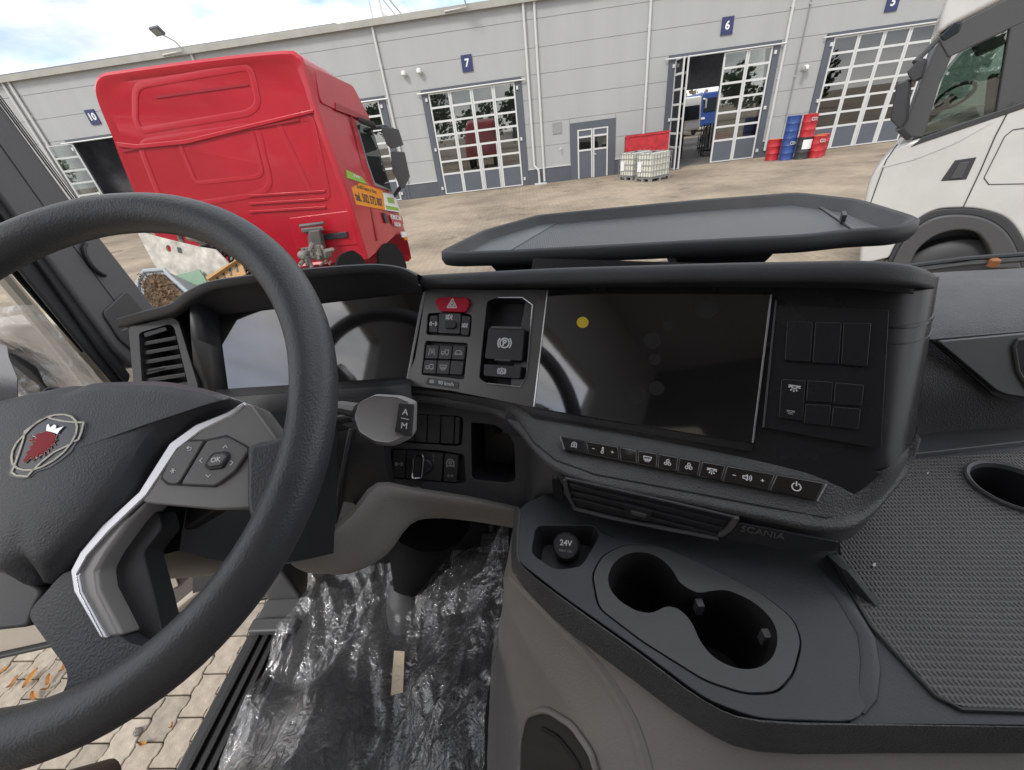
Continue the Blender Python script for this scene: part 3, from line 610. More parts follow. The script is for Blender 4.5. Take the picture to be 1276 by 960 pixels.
def hubrings():
    rs = lambda L_: cr1(np.array(L_), 4)
    full = lambda R_: np.concatenate([R_, (R_ * [-1, 1])[-2:0:-1]])
    O_, I_ = full(rs(R0)), full(rs(R1))
    c = A3(0, -.03); rings = [(O_ * 1.0, -.045), (O_, -.022), (O_ * .998, -.014), (I_ * .1 + O_ * .9, -.010), (I_ * .9 + O_ * .1, .0015), (I_, .0035), (I_ * .9 + c * .1, .0062), (I_ * .6 + c * .4, .0085), (I_ * .25 + c * .75, .009)]
    m = len(O_); V = [FW.P(a, b, h) for R_, h in rings for a, b in R_]
    F = [[i * m + k, i * m + (k + 1) % m, (i + 1) * m + (k + 1) % m, (i + 1) * m + k] for i in range(len(rings) - 1) for k in range(m)]
    F += [[(len(rings) - 1) * m + k for k in range(m)]]
    return V, F
V, F = hubrings(); hub = mk('hub_cover', V, F, HUBM, sw, ang=60)
# crest: rounded badge plate with silver line work and a red crowned bird head
he = .0095
bd = [(60, 517.5), (64, 515), (75, 515), (88, 518), (95, 525), (106, 525), (107, 533), (103, 545), (96, 552), (90, 563), (78, 573), (62, 584), (45, 589), (38, 596), (28, 598), (12, 595), (8, 590), (12, 584), (11, 570), (16, 556), (26, 545), (30, 535), (42, 526)]
em = pxslab('badge', FW, bd, he - .006, he, mat('badge_blue_grey', (.05, .055, .075), .2, coat=.4), sw, r=.002, bevel=.0008)
H2 = he + .0006
S_ = lambda L_, w, m: strokes('crest_line', FW, [[FW.ab(x, y, H2) for x, y in q] for q in L_], w, H2, m, em)
Z1 = lambda L_: [(x * .15625, 470 + y * .15625) for x, y in L_]      # points read from an enlarged crop
oval = [(100, 690), (92, 640), (100, 590), (130, 530), (185, 470), (245, 405), (310, 350), (380, 318), (450, 302), (520, 300), (570, 315), (605, 350), (615, 400), (605, 460), (570, 525), (510, 600), (430, 665), (340, 715), (260, 742), (190, 742), (135, 725), (100, 690)]
S_([Z1(oval), Z1([(205, 430), (290, 368), (375, 318), (420, 335), (520, 355), (615, 362)]), Z1([(200, 430), (185, 500), (150, 610), (118, 700)]), Z1([(118, 705), (92, 760), (130, 785), (220, 792), (262, 745), (330, 680), (430, 600), (545, 545)]), Z1([(620, 362), (668, 362), (650, 440), (625, 500), (595, 512)])], .0012, CREAMW)
bird = [(237, 468), (262, 490), (300, 490), (285, 470), (310, 450), (345, 445), (375, 432), (420, 440), (440, 470), (452, 464), (440, 500), (456, 500), (425, 525), (442, 542), (402, 545), (412, 567), (376, 568), (386, 597), (350, 590), (356, 627), (320, 606), (310, 647), (290, 622), (265, 667), (255, 632), (203, 686), (190, 665), (225, 617), (215, 605), (250, 577), (240, 560), (275, 541), (265, 526), (300, 515), (275, 513), (246, 516), (235, 500), (268, 500)]
bp = FW.poly(Z1(bird), H2)
slab('crest_bird', FW, bp, he, H2 + .0006, REDD, em); S_([Z1(bird + bird[:1])], .0006, CREAMW)
crown = [(375, 430), (380, 385), (395, 375), (405, 405), (440, 380), (455, 390), (450, 415), (515, 395), (480, 430), (465, 455), (420, 440)]
slab('crest_crown', FW, FW.poly(Z1(crown), H2), he, H2 + .0006, CHROME, em)
S_([Z1([(260, 470), (300, 485), (330, 470), (310, 500), (350, 510)]), Z1([(410, 450), (400, 500), (430, 490)]), Z1([(240, 580), (290, 560), (280, 590), (330, 575), (325, 605), (370, 575), (390, 540), (350, 530)]), Z1([(210, 660), (240, 620), (245, 650), (285, 625), (290, 650), (340, 615)])], .0006, WHT)
strokes('horn_mark', FW, [[FW.ab(x, y, .0062) for x, y in q] for q in ([(118, 563), (121, 566), (128, 566), (134, 562)], [(120, 567), (126, 569), (131, 567)])], .0008, .0062, BLK, hub)
# spoke: bracket, button pod, cuff
def band(name, outer, inner, h0, h1, m, **k):
    return pxslab(name, FW, outer + inner[::-1], h0, h1, m, sw, **k)
outer = [(303, 500), (283, 512), (243, 528), (210, 552), (172, 612), (126, 654), (98, 688), (86, 712), (90, 738), (124, 797)]
mid_o = [(307, 505), (289, 519), (252, 537), (221, 561), (183, 618), (137, 662), (109, 694), (97, 716), (101, 737), (133, 797)]
inner = [(318, 512), (300, 520), (262, 540), (232, 566), (182, 628), (160, 652), (132, 690), (120, 712), (123, 735), (152, 793)]
BRK = mat('bracket_satin', (.34, .33, .325), .36, metal=.2, rvar=.05)
band('spoke_edge', outer, mid_o, -.03, -.005, SILV, bevel=.003, seg=3)
band('spoke_bracket', mid_o, inner, -.03, -.008, BRK, bevel=.003)
PODM = mat('pod_satin', (.21, .204, .203), .38, metal=.15, rvar=.05)
pod = [(303, 504), (312, 503), (345, 548), (352, 565), (340, 600), (313, 634), (270, 636), (178, 628), (172, 617), (200, 578), (218, 557), (248, 534)]
pd = pxslab('button_pod', FW, pod, -.032, -.006, PODM, sw, r=.004, bevel=.004, seg=3)
gA = [(219, 560), (230, 550), (254, 549), (222, 603), (210, 603), (202, 596), (203, 590)]
gB = [(257, 549), (282, 544), (307, 558), (308, 565), (292, 588), (268, 606), (224, 604)]
pxslab('button_recess', FW, [(218, 558), (230, 548.5), (258, 547.5), (282, 542), (309, 556.5), (310, 566), (293, 590), (268, 608), (209, 605), (200, 597)], -.009, -.0055, BLK, pd)
for nm, L_, ics_ in (('rocker', gA, (('back', 236, 560), ('snow', 216, 587))), ('direction_pad', gB, (('up', 281, 557), ('left', 251, 574), ('right', 289, 577), ('down', 260, 593)))):
    b_ = pxslab(nm, FW, L_, -.008, -.0025, KEYG, pd, r=.003, bevel=.0015)
    for k_, x, y in ics_:
        a, bb = FW.ab(x, y, -.0025); icon(k_, FW, a, bb, .0028, -.0022, WHT, pd, .0006)
okk = pxslab('ok_key', FW, [(264, 564), (281, 562), (286, 568), (277, 584), (258, 586), (253, 580)], -.004, -.0008, BLK, pd, r=.002, bevel=.001)
okk2 = pxslab('ok_cap', FW, [(266, 566), (279, 565), (282, 569), (275, 580), (260, 582), (257, 578)], -.002, .0006, KEYG, pd, r=.002, bevel=.001)
a, bb = FW.ab(269, 573.5, .0006); text('lettering', 'OK', FW, a, bb, .0052, .0008, WHT, pd, bold=.0001)
# leather spokes under the trim (the right-hand one in view and its mirror)
low = [(85, 708), (60, 738), (36, 764), (62, 800), (86, 832), (88, 850), (70, 880), (60, 905), (130, 890), (200, 840), (262, 775), (215, 800), (190, 806), (160, 800), (128, 760), (118, 715)]
Pl = [FW.ab(x, y, -.012) for x, y in low]
cuff = [(318, 555), (345, 552), (375, 540), (395, 570), (370, 650), (335, 668), (318, 640)]
Pc = [FW.ab(x, y, -.008) for x, y in cuff]
dk = [(112, 715), (150, 650), (190, 636), (196, 660), (172, 690), (186, 745), (195, 788), (215, 802), (180, 830), (150, 812), (120, 760)]
Pd = [FW.ab(x, y, -.018) for x, y in dk]
for sg in (1, -1):
    q = Pl if sg > 0 else mir(Pl); slab('lower_spoke', FW, q, -.03, -.010, LEATH, sw, r=.012, bevel=.006, seg=3)
    q = Pd if sg > 0 else mir(Pd); slab('spoke_back', FW, q, -.04, -.022, BLK, sw, r=.004, bevel=.003)
    q = Pc if sg > 0 else mir(Pc); slab('spoke_cuff', FW, q, -.024, .004, LEATH, sw, r=.01, bevel=.008, seg=3)
for nm, L_, h0, h1, m in (('button_pod', pod, -.032, -.006, KEYG), ('spoke_bracket', mid_o + inner[::-1], -.03, -.008, KEYG), ('spoke_edge', outer + mid_o[::-1], -.03, -.006, SILV)):
    slab(nm, FW, mir(FW.poly(L_, h1)), h0, h1, m, sw, bevel=.002)
pxslab('hub_lower_trim', FW, [(-10, 709), (10, 713), (48, 733), (50, 742), (40, 760), (34, 782), (-40, 790)], -.04, -.016, DGREY, sw, r=.005, bevel=.004)
# column behind the hub
col = thing('steering_column', 'black steering column shroud behind the wheel hub', 'steering column', WC - WN * .12)
rg_ = []
for h, w, hh in ((-.045, .075, .06), (-.09, .085, .075), (-.17, .095, .085), (-.26, .10, .085)):
    rg_.append([FW.P(w * sx * (.8 if c else 1), -.045 + hh * sy * (1 if c else .75), h) for sx, sy, c in ((-1, -1, 0), (-1, -1, 1), (1, -1, 1), (1, -1, 0), (1, 1, 0), (1, 1, 1), (-1, 1, 1), (-1, 1, 0), (-1, -1, 0))])
loft('shroud', rg_, BLK, col, nu=2, nv=3)
pxslab('front_plate', FW, [(-60, 560), (60, 480), (300, 520), (300, 620), (180, 690), (100, 740), (-60, 760)], -.06, -.046, BLK, col, bevel=.003)

FKS = Frame((-.4, .395, -.42), (0, -.9, .43))
pxslab('lower_shroud', FKS, [(135, 660), (250, 560), (345, 560), (352, 640), (330, 652), (290, 672), (240, 693), (190, 716), (160, 728), (135, 735)], -.05, 0, BLK, col, bevel=.006)

# ---------------- tray on top of the dashboard
TZ = -.163
FT = Frame((.25, .75, TZ), (0, 0, 1), right=(1, 0, 0))
ty = thing('dashboard_tray', 'wide black rimmed tray standing on short feet above the dashboard', 'tray', FT.O + A3(0, 0, -.02))
out_px = [(546, 324), (600, 291), (668, 271), (760, 262), (870, 252), (995, 243), (1030, 247), (1075, 253), (1138, 275), (1146, 283), (1140, 293), (1112, 303), (1060, 306), (1000, 313), (880, 318), (750, 324), (640, 329), (565, 331)]
TO = rounded([FT.ab(x, y, h_) for (x, y), h_ in zip(out_px, [-.012, -.004] + [-.003] * 5 + [-.004, -.006, -.010, -.013, -.016] + [-.017] * 6)], .02, 3)
cT = np.mean(TO, 0)
def ins(d):
    P = A3(*TO); Q = []
    n = len(P)
    for i in range(n):
        t_ = nrm(P[(i + 1) % n] - P[i - 1]); Q.append(P[i] + A3(-t_[1], t_[0]) * d)
    Q = np.array(Q)
    return Q
sgn = 1 if sum(TO[i][0] * TO[(i + 1) % len(TO)][1] - TO[(i + 1) % len(TO)][0] * TO[i][1] for i in range(len(TO))) > 0 else -1
lev = [(ins(sgn * .02), -.024), (ins(sgn * .004), -.0205), (ins(0), -.011), (ins(sgn * .002), .0), (ins(sgn * .008), .003), (ins(sgn * .014), 0), (ins(sgn * .024), -.017)]
V = [FT.P(a, b, h) for R_, h in lev for a, b in R_]; n = len(TO)
F = [[i * n + k, i * n + (k + 1) % n, (i + 1) * n + (k + 1) % n, (i + 1) * n + k] for i in range(len(lev) - 1) for k in range(n)] + [list(range(n))[::-1], [(len(lev) - 1) * n + k for k in range(n)]]
mk('rim', V, F, SOFT, ty, ang=70)
RIB = mat('tray_mat', (.085, .093, .105), .36, var=.15, varscale=4)
def ribbump(m, sx, sy, dist, strength, rot=0):
    t = m.node_tree; b = t.nodes['Principled BSDF']; co = t.nodes.new('ShaderNodeTexCoord'); mp_ = t.nodes.new('ShaderNodeMapping'); mp_.inputs['Rotation'].default_value = (0, 0, rot)
    t.links.new(co.outputs['Object'], mp_.inputs['Vector'])
    w1 = t.nodes.new('ShaderNodeTexWave'); w1.bands_direction = 'X'; w1.inputs['Scale'].default_value = sx
    w2 = t.nodes.new('ShaderNodeTexWave'); w2.bands_direction = 'Y'; w2.inputs['Scale'].default_value = sy
    mu = t.nodes.new('ShaderNodeMath'); mu.operation = 'MULTIPLY'; bp_ = t.nodes.new('ShaderNodeBump'); bp_.inputs['Distance'].default_value = dist; bp_.inputs['Strength'].default_value = strength
    for w in (w1, w2): t.links.new(mp_.outputs['Vector'], w.inputs['Vector'])
    t.links.new(w1.outputs['Fac'], mu.inputs[0]); t.links.new(w2.outputs['Fac'], mu.inputs[1]); t.links.new(mu.outputs[0], bp_.inputs['Height']); t.links.new(bp_.outputs['Normal'], b.inputs['Normal'])
ribbump(RIB, 75, 75, .002, .5)
inn = ins(sgn * .030)
slab('mat', FT, [tuple(p) for p in inn], -.0185, -.0155, RIB, ty)
# smooth light corner at the left end and the low bar at the right
SMO = mat('smooth_tray_end', (.11, .12, .13), .4)
pxslab('smooth_end', FT, [(577, 318), (620, 289), (668, 277), (700, 274), (636, 312)], -.0155, -.0145, SMO, ty)
pxslab('stop_bar', FT, [(1014, 253), (1018, 252.5), (1086, 295), (1080, 297)], -.0155, -.0125, DGREY, ty, bevel=.002)
pxslab('peg', FT, [(1049, 263), (1055, 263), (1056, 268), (1050, 268)], -.016, -.002, BLK, ty, bevel=.001)
for x0, x1, yy in ((628, 662, 327), (868, 945, 320)):
    a0, a1 = onz(x0, yy, TZ - .03), onz(x1, yy, TZ - .03)
    MB().prism([a0 + A3(-.03, .01, 0), a1 + A3(.03, .01, 0), a1 + A3(.03, .09, 0), a0 + A3(-.03, .09, 0)], [a0 + A3(.0, .02, -.045), a1 + A3(0, .02, -.045), a1 + A3(0, .07, -.06), a0 + A3(0, .07, -.06)]).mk('foot', BLK, ty, bevel=.004)

# ---------------- centre console
FC = Frame((.15, .3, -.48), (0, 0, 1), right=(1, 0, 0))
cc = thing('centre_console', 'black topped taupe centre console with double cup holder and power socket', 'console', (.15, .3, -1.0))
tp = [(648, 630), (643, 660), (642, 690), (650, 703), (700, 742), (800, 812), (880, 872), (945, 896), (1070, 900), (1090, 860), (1092, 800), (1070, 760), (1030, 690), (1060, 600), (800, 560)]
hole = [(757, 722), (762, 705), (775, 693), (795, 687), (820, 693), (838, 710), (846, 726), (857, 734), (870, 740), (885, 737), (905, 735), (940, 750), (965, 775), (970, 800), (962, 822), (945, 834), (920, 835), (890, 822), (872, 800), (864, 780), (856, 768), (842, 757), (830, 756), (812, 765), (795, 763), (772, 750), (760, 735)]
sock = [(668, 655), (742, 655), (747, 668), (724, 706), (692, 710), (662, 690)]
CT = mat('console_top', (.052, .055, .062), .45, bump=('leather', 420, .3, .0008), var=.2, varscale=10, rvar=.06)
ins_out = [(737, 716), (750, 692), (778, 678), (822, 680), (880, 705), (950, 740), (990, 772), (1000, 800), (990, 840), (970, 864), (930, 866), (880, 850), (800, 800), (745, 758)]
plate('top', FC, rounded(FC.poly(tp), .015, 3), [rounded(FC.poly(ins_out), .01, 3), rounded(FC.poly(sock), .01, 3)], 0, .02, CT, cc, bevel=.002)
hl = rounded(FC.poly(hole), .02, 3)
P = A3(*FC.poly(ins_out)); cI = P.mean(0)
plate('cup_insert', FC, rounded([tuple(cI + (p - cI) * .985) for p in P], .01, 3), [hl], .001, .02, DGREY, cc, bevel=.0015)
hc = np.mean(hl, 0); n = len(hl)
lv = [(1.0, .0), (.985, -.006), (.955, -.012), (.93, -.13)]
V = [FC.P(*(hc + (A3(*p) - hc) * s), h) for s, h in lv for p in hl]
F = [[i * n + k, i * n + (k + 1) % n, (i + 1) * n + (k + 1) % n, (i + 1) * n + k] for i in range(3) for k in range(n)] + [[3 * n + k for k in range(n)]]
mk('cup_well', V, F, mat('well_black', (.014, .014, .015), .55), cc)
for x, y, sx in ((872, 752, 8), (955, 790, 7), (868, 808, 6)):
    a, b = FC.ab(x, y, -.012); MB().box(FC.P(a - .004, b - .005, -.03), FC.P(a + .004, b + .005, -.010)).mk('cup_clip', DGREY, cc, bevel=.001)
recess('socket_recess', FC, sock, .035, BLK, cc, .8, r=.01)
PS = Frame(onz(705, 681, -.488), (-.1, -.55, .8))
V, F = lathe(PS.P(0, 0, -.03), PS.n, [(.019, 0), (.019, .022), (.0175, .028), (.0155, .03)], 28); pc = mk('socket_cap', V, F, KEY, cc)
text('lettering', '24V', PS, 0, .004, .0105, .0003, WHT, pc, bold=.0002); text('lettering', 'MAX 15A', PS, 0, -.006, .0042, .0003, DIM, pc)
bt_ = [(650, 640), (648, 692), (657, 712), (700, 745), (798, 815), (878, 874), (945, 897), (1100, 902), (1200, 904), (1310, 906)]
bo_ = [(641, 640), (637, 697), (645, 722), (690, 772), (785, 845), (868, 905), (945, 937), (1100, 939), (1200, 939), (1310, 939)]
rows = []
for (a, b) in zip(bt_, bo_):
    T, B = onz(*a, -.481), onz(*b, -.53); o = nrm(A3(B[0] - T[0], B[1] - T[1], 0) + 1e-9)
    rows.append([T + A3(0, 0, -.006), T, T * .75 + B * .25 + A3(0, 0, .014), T * .45 + B * .55 + A3(0, 0, .016), B * .85 + T * .15 + A3(0, 0, .006), B, B - o * .02])
loft('rim', rows, GRAIN, cc, nu=2, nv=3)
fl_ = [(-.1, .66), (-.13, .58), (-.165, .48), (-.17, .34), (-.17, .2), (-.165, .02), (-.12, -.06), (.1, -.1), (.35, -.1), (.75, -.1)]
rows = []
for i, (b, f_) in enumerate(zip(bo_, fl_)):
    T = onz(*b, -.532); B = A3(f_[0], f_[1], -1.02); o = nrm(A3(B[0] - T[0], B[1] - T[1], 0)) if i < 6 else A3(0, -1, 0)
    D_ = B - T
    rows.append([T - o * .01 + A3(0, 0, .012), T - o * .006, T + D_ * .07 + o * .004, T + D_ * .16 + o * .018, T + D_ * .2 + o * .02, T + D_ * .3 + o * .012, T + D_ * .6, B])
loft('side_panel', rows, TAUPE, cc, nu=2, nv=3)
from mathutils.bvhtree import BVHTree
spm = [o for o in cc.children if o.name.startswith('side_panel')][0]
bvh = BVHTree.FromPolygons([tuple(A3(*v.co) + LOCS[cc.name]) for v in spm.data.vertices], [tuple(p.vertices) for p in spm.data.polygons])
def onpanel(px, py, h):
    r = ray(px, py); q = bvh.ray_cast(Vector((0, 0, 0)), Vector(r).normalized())
    if q[0] is None: return onz(px, py, -.74)
    nn = A3(*q[1]); nn = nn if nn @ r < 0 else -nn
    return A3(*q[0]) + nn * h
pk = rounded([(650, 1000), (652, 925), (660, 889), (684, 882), (716, 902), (740, 938), (758, 1000)], 10, 4)
pc_ = np.mean(pk, 0); gridp = [[onpanel(*(pc_ + (A3(*p) - pc_) * s_), .004 if s_ > .9 else .003) for p in pk + pk[:1]] for s_ in (1.0, .9, .7, .5, .3, .15, 0.0)]
loft('pocket', gridp, mat('pocket_shade_taupe', (.05, .046, .043), .6), cc, nu=1, nv=1)  # panel on the surface; its darker taupe paints the shade of a hollow
MB().tube([onpanel(x, y, -.003) for x, y in cr1(np.array([(640, 722), (690, 772), (742, 826), (780, 884), (800, 935), (810, 985)]), 5)], .009, 8).mk('swoosh_ridge', TAUPE, cc)
MB().tube([onpanel(x, y, .004) for x, y in pk], .004, 8).mk('pocket_lip', TAUPE, cc)
MB().tube([onpanel(x, y, .004) for x, y in rounded([(676, 904), (700, 918), (722, 945), (738, 990)], 8, 3)[2:-2]], .003, 8).mk('pocket_fold', CARPET, cc)

# ---------------- passenger side shelf, its mat and dash
MATM = mat('ribbed_mat', (.115, .115, .113), .5, var=.2, varscale=6); ribbump(MATM, 72, 46, .003, .95, .06)
FM = Frame((.6, .3, -.483), (0, 0, 1), right=(1, 0, 0))
sf = thing('shelf', 'black shelf with woven ribbed rubber mat and cup ring beside the console', 'shelf', (.6, .3, -.5))
mat_o = FM.poly([(1045, 652), (1120, 575), (1320, 560), (1330, 886), (1195, 882), (1165, 866), (1090, 790), (1048, 720)])
cu_c = A3(*FM.ab(1262, 609)); cup_r = FM.ab(1262 + 52, 609)[0] - cu_c[0]
plate('ribbed_mat', FM, rounded(mat_o, .01, 3), [[(cu_c[0] + cup_r * 1.0 * math.cos(a), cu_c[1] + cup_r * .98 * math.sin(a)) for a in np.linspace(0, 2 * math.pi, 33)[:-1]]], .002, .006, MATM, sf)
V, F = lathe(FM.P(cu_c[0], cu_c[1], 0), (0, 0, 1), [(cup_r * 1.02, 0), (cup_r * 1.02, .006), (cup_r * .98, .008), (cup_r * .9, .006), (cup_r * .86, .0)], 36)
mk('cup_ring', V, F[:-2], DGREY, sf)
plate('base', FM, FM.poly([(1000, 650), (1120, 560), (1320, 545), (1330, 903), (1060, 901), (1060, 860), (1065, 800)]), [[(cu_c[0] + cup_r * .88 * math.cos(a), cu_c[1] + cup_r * .88 * math.sin(a)) for a in np.linspace(0, 2 * math.pi, 33)[:-1]]], -.001, .02, CT, sf)
V, F = lathe(FM.P(cu_c[0], cu_c[1], 0), (0, 0, 1), [(cup_r * .885, .003), (cup_r * .85, -.02), (cup_r * .8, -.10), (cup_r * .1, -.101)], 32); mk('cup_floor', V, F[:-2], BLK, sf)
MB().tube([FM.P(*FM.ab(x, y), .001) for x, y in ((1004, 690), (1050, 748), (1078, 795), (1083, 830), (1080, 865), (1074, 889))], [.003, .009, .009, .009, .008, .002], 10, flat=.5).mk('ridge', CT, sf)
MB().tube([FM.P(*FM.ab(x, y), .0015) for x, y in ((1030, 690), (1085, 782), (1165, 868), (1197, 885), (1330, 889))], .002, 6).mk('mat_edge', BLK, sf)
MB().prism([FM.P(*FM.ab(x, y, .002), .002) for x, y in ((1030, 692), (1044, 689), (1098, 752), (1092, 757), (1062, 738))], [FM.P(*FM.ab(x, y, .03), .03) for x, y in ((1031, 692), (1043, 690), (1060, 708), (1056, 712), (1046, 706))]).mk('divider_flap', BLK, sf, bevel=.001)
pdh = thing('passenger_dashboard', 'grained grey passenger dashboard with smooth triangular inlay', 'dashboard', (.9, .6, -.4))
px_c = [(1128, 343, 352, 368, 424, 432, 548, 580), (1180, 339, 349, 364, 420, 428, 545, 573), (1240, 336, 347, 361, 416, 424, 541, 566), (1320, 332, 344, 358, 411, 419, 536, 558)]
rows = []
for x, y0, y1, y2, y3, y4, y5, y6 in px_c:
    rows.append([onz(x, y0, -.345), onz(x, y1, -.338), onz(x, y2, -.326), onz(x, (y2 + y3) / 2, -.325), onz(x, y3, -.335), ony(x, y4, onz(x, y3, -.335)[1] - .0), ony(x, (y4 + y5) / 2, onz(x, y3, -.335)[1] - .03), ony(x, y5, onz(x, y3, -.335)[1] - .035), onz(x, y6, -.482)])
loft('main_panel', rows, GRAIN, pdh, nu=3, nv=3)
r_ = rows[2]; FPD = Frame(r_[6], np.cross(A3(1, -.05, 0), r_[5] - r_[7]) * -1 if np.cross(A3(1, -.05, 0), r_[5] - r_[7])[1] > 0 else np.cross(A3(1, -.05, 0), r_[5] - r_[7]))
GI = mat('smooth_grey_inlay', (.17, .18, .18), .42, rvar=.05)
pxslab('inlay_shadow_gap', FPD, [(1160, 423), (1300, 411), (1300, 504), (1252, 498), (1238, 492)], .004, .010, BLK, pdh, r=.004)
pxslab('inlay', FPD, [(1170, 426), (1300, 414), (1300, 498), (1256, 492), (1243, 487)], .006, .016, GI, pdh, r=.006, bevel=.002)
pxslab('vent_opening', FPD, [(1262, 428), (1300, 420), (1300, 492), (1278, 482), (1264, 440)], .015, .0175, BLK, pdh, r=.004)
MB().tube([FPD.P(*FPD.ab(x, y, .018), .018) for x, y in ((1300, 418), (1268, 424), (1263, 432), (1268, 462), (1280, 482), (1300, 494))], .0025, 6).mk('vent_rim', TRIM, pdh)
FLS = Frame((rows[1][7] + rows[1][8]) / 2, np.cross(rows[3][8] - rows[0][8], rows[1][7] - rows[1][8]), right=rows[3][8] - rows[0][8])
if FLS.n[1] > 0: FLS = Frame(FLS.O, -FLS.n)
pxslab('lower_strip', FLS, [(1130, 548), (1300, 537), (1300, 558), (1130, 577)], -.01, .004, DGREY, pdh, bevel=.002)
V, F = lathe(FLS.P(*FLS.ab(1157, 556, .004), .004), FLS.n, [(.014, 0), (.013, .004), (.011, .005)], 20); mk('round_button', V, F, BLK, pdh)
pxslab('blank_cover', FLS, [(1200, 551), (1243, 544), (1238, 558), (1195, 563)], .003, .006, BLK, pdh, r=.002, bevel=.001)

for x, y, lab in ((1089, 704, 'pale crumb on the ribbed mat near the divider flap'), (1156, 590, 'tiny pale crumb on the ribbed mat near the passenger dashboard')):
    p = onz(x, y, -.479); r_ = .0022 if x < 1100 else .0014
    V, F = tube([p + A3(-r_, -r_, 0), p, p + A3(r_, r_ * .6, .001)], [r_ * .4, r_ * .7, r_ * .3], 6); tag(mk('crumb', V, F, WHT, loc=p), lab, 'crumb')
# wiper outside the glass
wp = thing('windscreen_wiper', 'folded windscreen wiper lying along the foot of the glass', 'wiper', ony(1200, 326, 1.06))
for nm, L_, r_, m in (('arm', [(1115, 340), (1200, 329), (1320, 320)], .008, DGREY), ('blade', [(1125, 333), (1200, 323), (1320, 314)], .007, BLK), ('rod', [(1130, 336), (1210, 326), (1320, 317)], .004, SILV)):
    MB().tube([ony(x, y, 1.06) for x, y in L_], r_, 8).mk(nm, m, wp)
V, F = lathe(ony(1238, 327, 1.05), (0, 0, 1), [(.012, -.01), (.012, .006), (.006, .01)], 12); mk('pivot_cap', V, F, mat('rusty_cap', (.3, .12, .05), .6), wp)

# ---------------- floor, film, pedals, sill
rf2 = random.Random(12); FOLDS = []
for k in range(44):
    FOLDS.append((rf2.gauss(.35, .75), 10 ** rf2.uniform(.35, 1.6), rf2.uniform(0, 9), rf2.uniform(0, 99)))
def ridged(x, y, s=0):
    v = 0
    for ang, f_, ph, sd_ in FOLDS:
        t_ = math.cos(ang) * x + math.sin(ang) * y * .45
        wq = mnoise.noise(Vector((x * 3.5 + sd_ + s, y * 3.5, sd_)))
        g = max(0, mnoise.noise(Vector((x * 4.2, y * 3.0 + sd_, sd_ * 2 + s))) * 2.2)
        q = (t_ * f_ + ph + wq * 1.1) % 1.0
        v += g * (abs(q - .5) * 2) ** 1.2 / f_ ** .85 * 4.6
    return v
def film(name, P00, P10, P11, P01, nx, ny, amp, m, lab, cat, s=0, warp=None, ang=14):
    V = []; F = []
    for j in range(ny + 1):
        for i in range(nx + 1):
            u, w = i / nx, j / ny
            p = P00 * (1 - u) * (1 - w) + P10 * u * (1 - w) + P11 * u * w + P01 * (1 - u) * w
            nn = nrm(np.cross(P10 - P00, P01 - P00)); L0 = np.linalg.norm(P10 - P00); L1 = np.linalg.norm(P01 - P00)
            x, y = u * L0, w * L1
            wx = .03 * mnoise.noise(Vector((x * 7 + s, y * 7, 3))); wy = .03 * mnoise.noise(Vector((x * 7, y * 7 + s, 9)))
            V.append(p + nn * (amp * (ridged(x + wx, y + wy, s) - 1) + (warp(u, w) if warp else 0)))
    F = [[j * (nx + 1) + i, j * (nx + 1) + i + 1, (j + 1) * (nx + 1) + i + 1, (j + 1) * (nx + 1) + i] for j in range(ny) for i in range(nx)]
    o = mk(name, V, F, m, ang=ang, loc=(P00 + P11) / 2); return tag(o, lab, cat)
film('floor_film', A3(-.655, .02, -.97), A3(-.15, .02, -.965), A3(-.11, .67, -.97), A3(-.63, .60, -.97), 200, 240, .021, FILM, 'crumpled clear protective film spread over the cab floor', 'plastic film', 1.7, lambda u, w: .10 * max(0, u - .88) ** 1 * 3 + .03 * max(0, .1 - u) * 3)
ft_ = thing('paper_tag', 'narrow cream paper strip lying on the crumpled floor film', 'paper strip', onz(496, 836, -.93))
FTg = Frame(onz(496, 836, -.925), (0.05, -.2, 1), right=(1, 0, 0)); PAP = mat('cream_paper', (.62, .52, .4), .7, var=.1, varscale=60)
pxslab('strip', FTg, [(491, 811), (504, 812), (502, 863), (487, 867)], -.001, 0, PAP, ft_)
strokes('print', FTg, [[FTg.ab(x, y) for x, y in q] for q in ([(494, 830), (500, 832)], [(493, 842), (499, 843)], [(492, 850), (498, 846)])], .0012, .0004, DIM, ft_)
for i, (q, lab) in enumerate((([(533, 668), (566, 668), (562, 710), (530, 706)], 'dark brake pedal pad under the knee panel'), ([(600, 664), (622, 664), (620, 690), (598, 688)], 'dark ribbed accelerator pedal beside the console'))):
    O = onz(548 if i == 0 else 610, 690 if i == 0 else 677, -.93 if i == 0 else -.92); fp = Frame(O, (0, -.75, .66))
    pe = thing('pedal', lab, 'pedal', O)
    pxslab('pad', fp, q, -.015, 0, KEY, pe, r=.008, bevel=.003)
    for k in range(4):
        a = A3(*q[0]) * (1 - (k + .5) / 4) + A3(*q[3]) * ((k + .5) / 4); b = A3(*q[1]) * (1 - (k + .5) / 4) + A3(*q[2]) * ((k + .5) / 4)
        pxslab('rib', fp, [tuple(a + (1, 0)), tuple(b - (1, 0)), tuple(b + (-1, 2.5)), tuple(a + (1, 2.5))], 0, .003, BLK, pe)
    MB().tube([O - fp.n * .01, O + A3(0, .1, .06), O + A3(0, .2, .16)], .012, 8).mk('lever', BLK, pe)
KNOB = mat('knob_grey', (.27, .265, .265), .45, bump=('noise', 900, .1, .0003))
V, F = lathe(onz(502, 752, -.97), (0, .5, 1), [(.042, -.06), (.04, .0), (.036, .02), (.028, .04), (.024, .06)], 24)
MB().tube([onz(505, 738, -.93), ony(520, 690, .62), ony(535, 640, .62)], [.03, .07, .10], 14).mk('lower_cover', mat('shaft_black', (.008, .008, .009), .8, spec=.1), col)
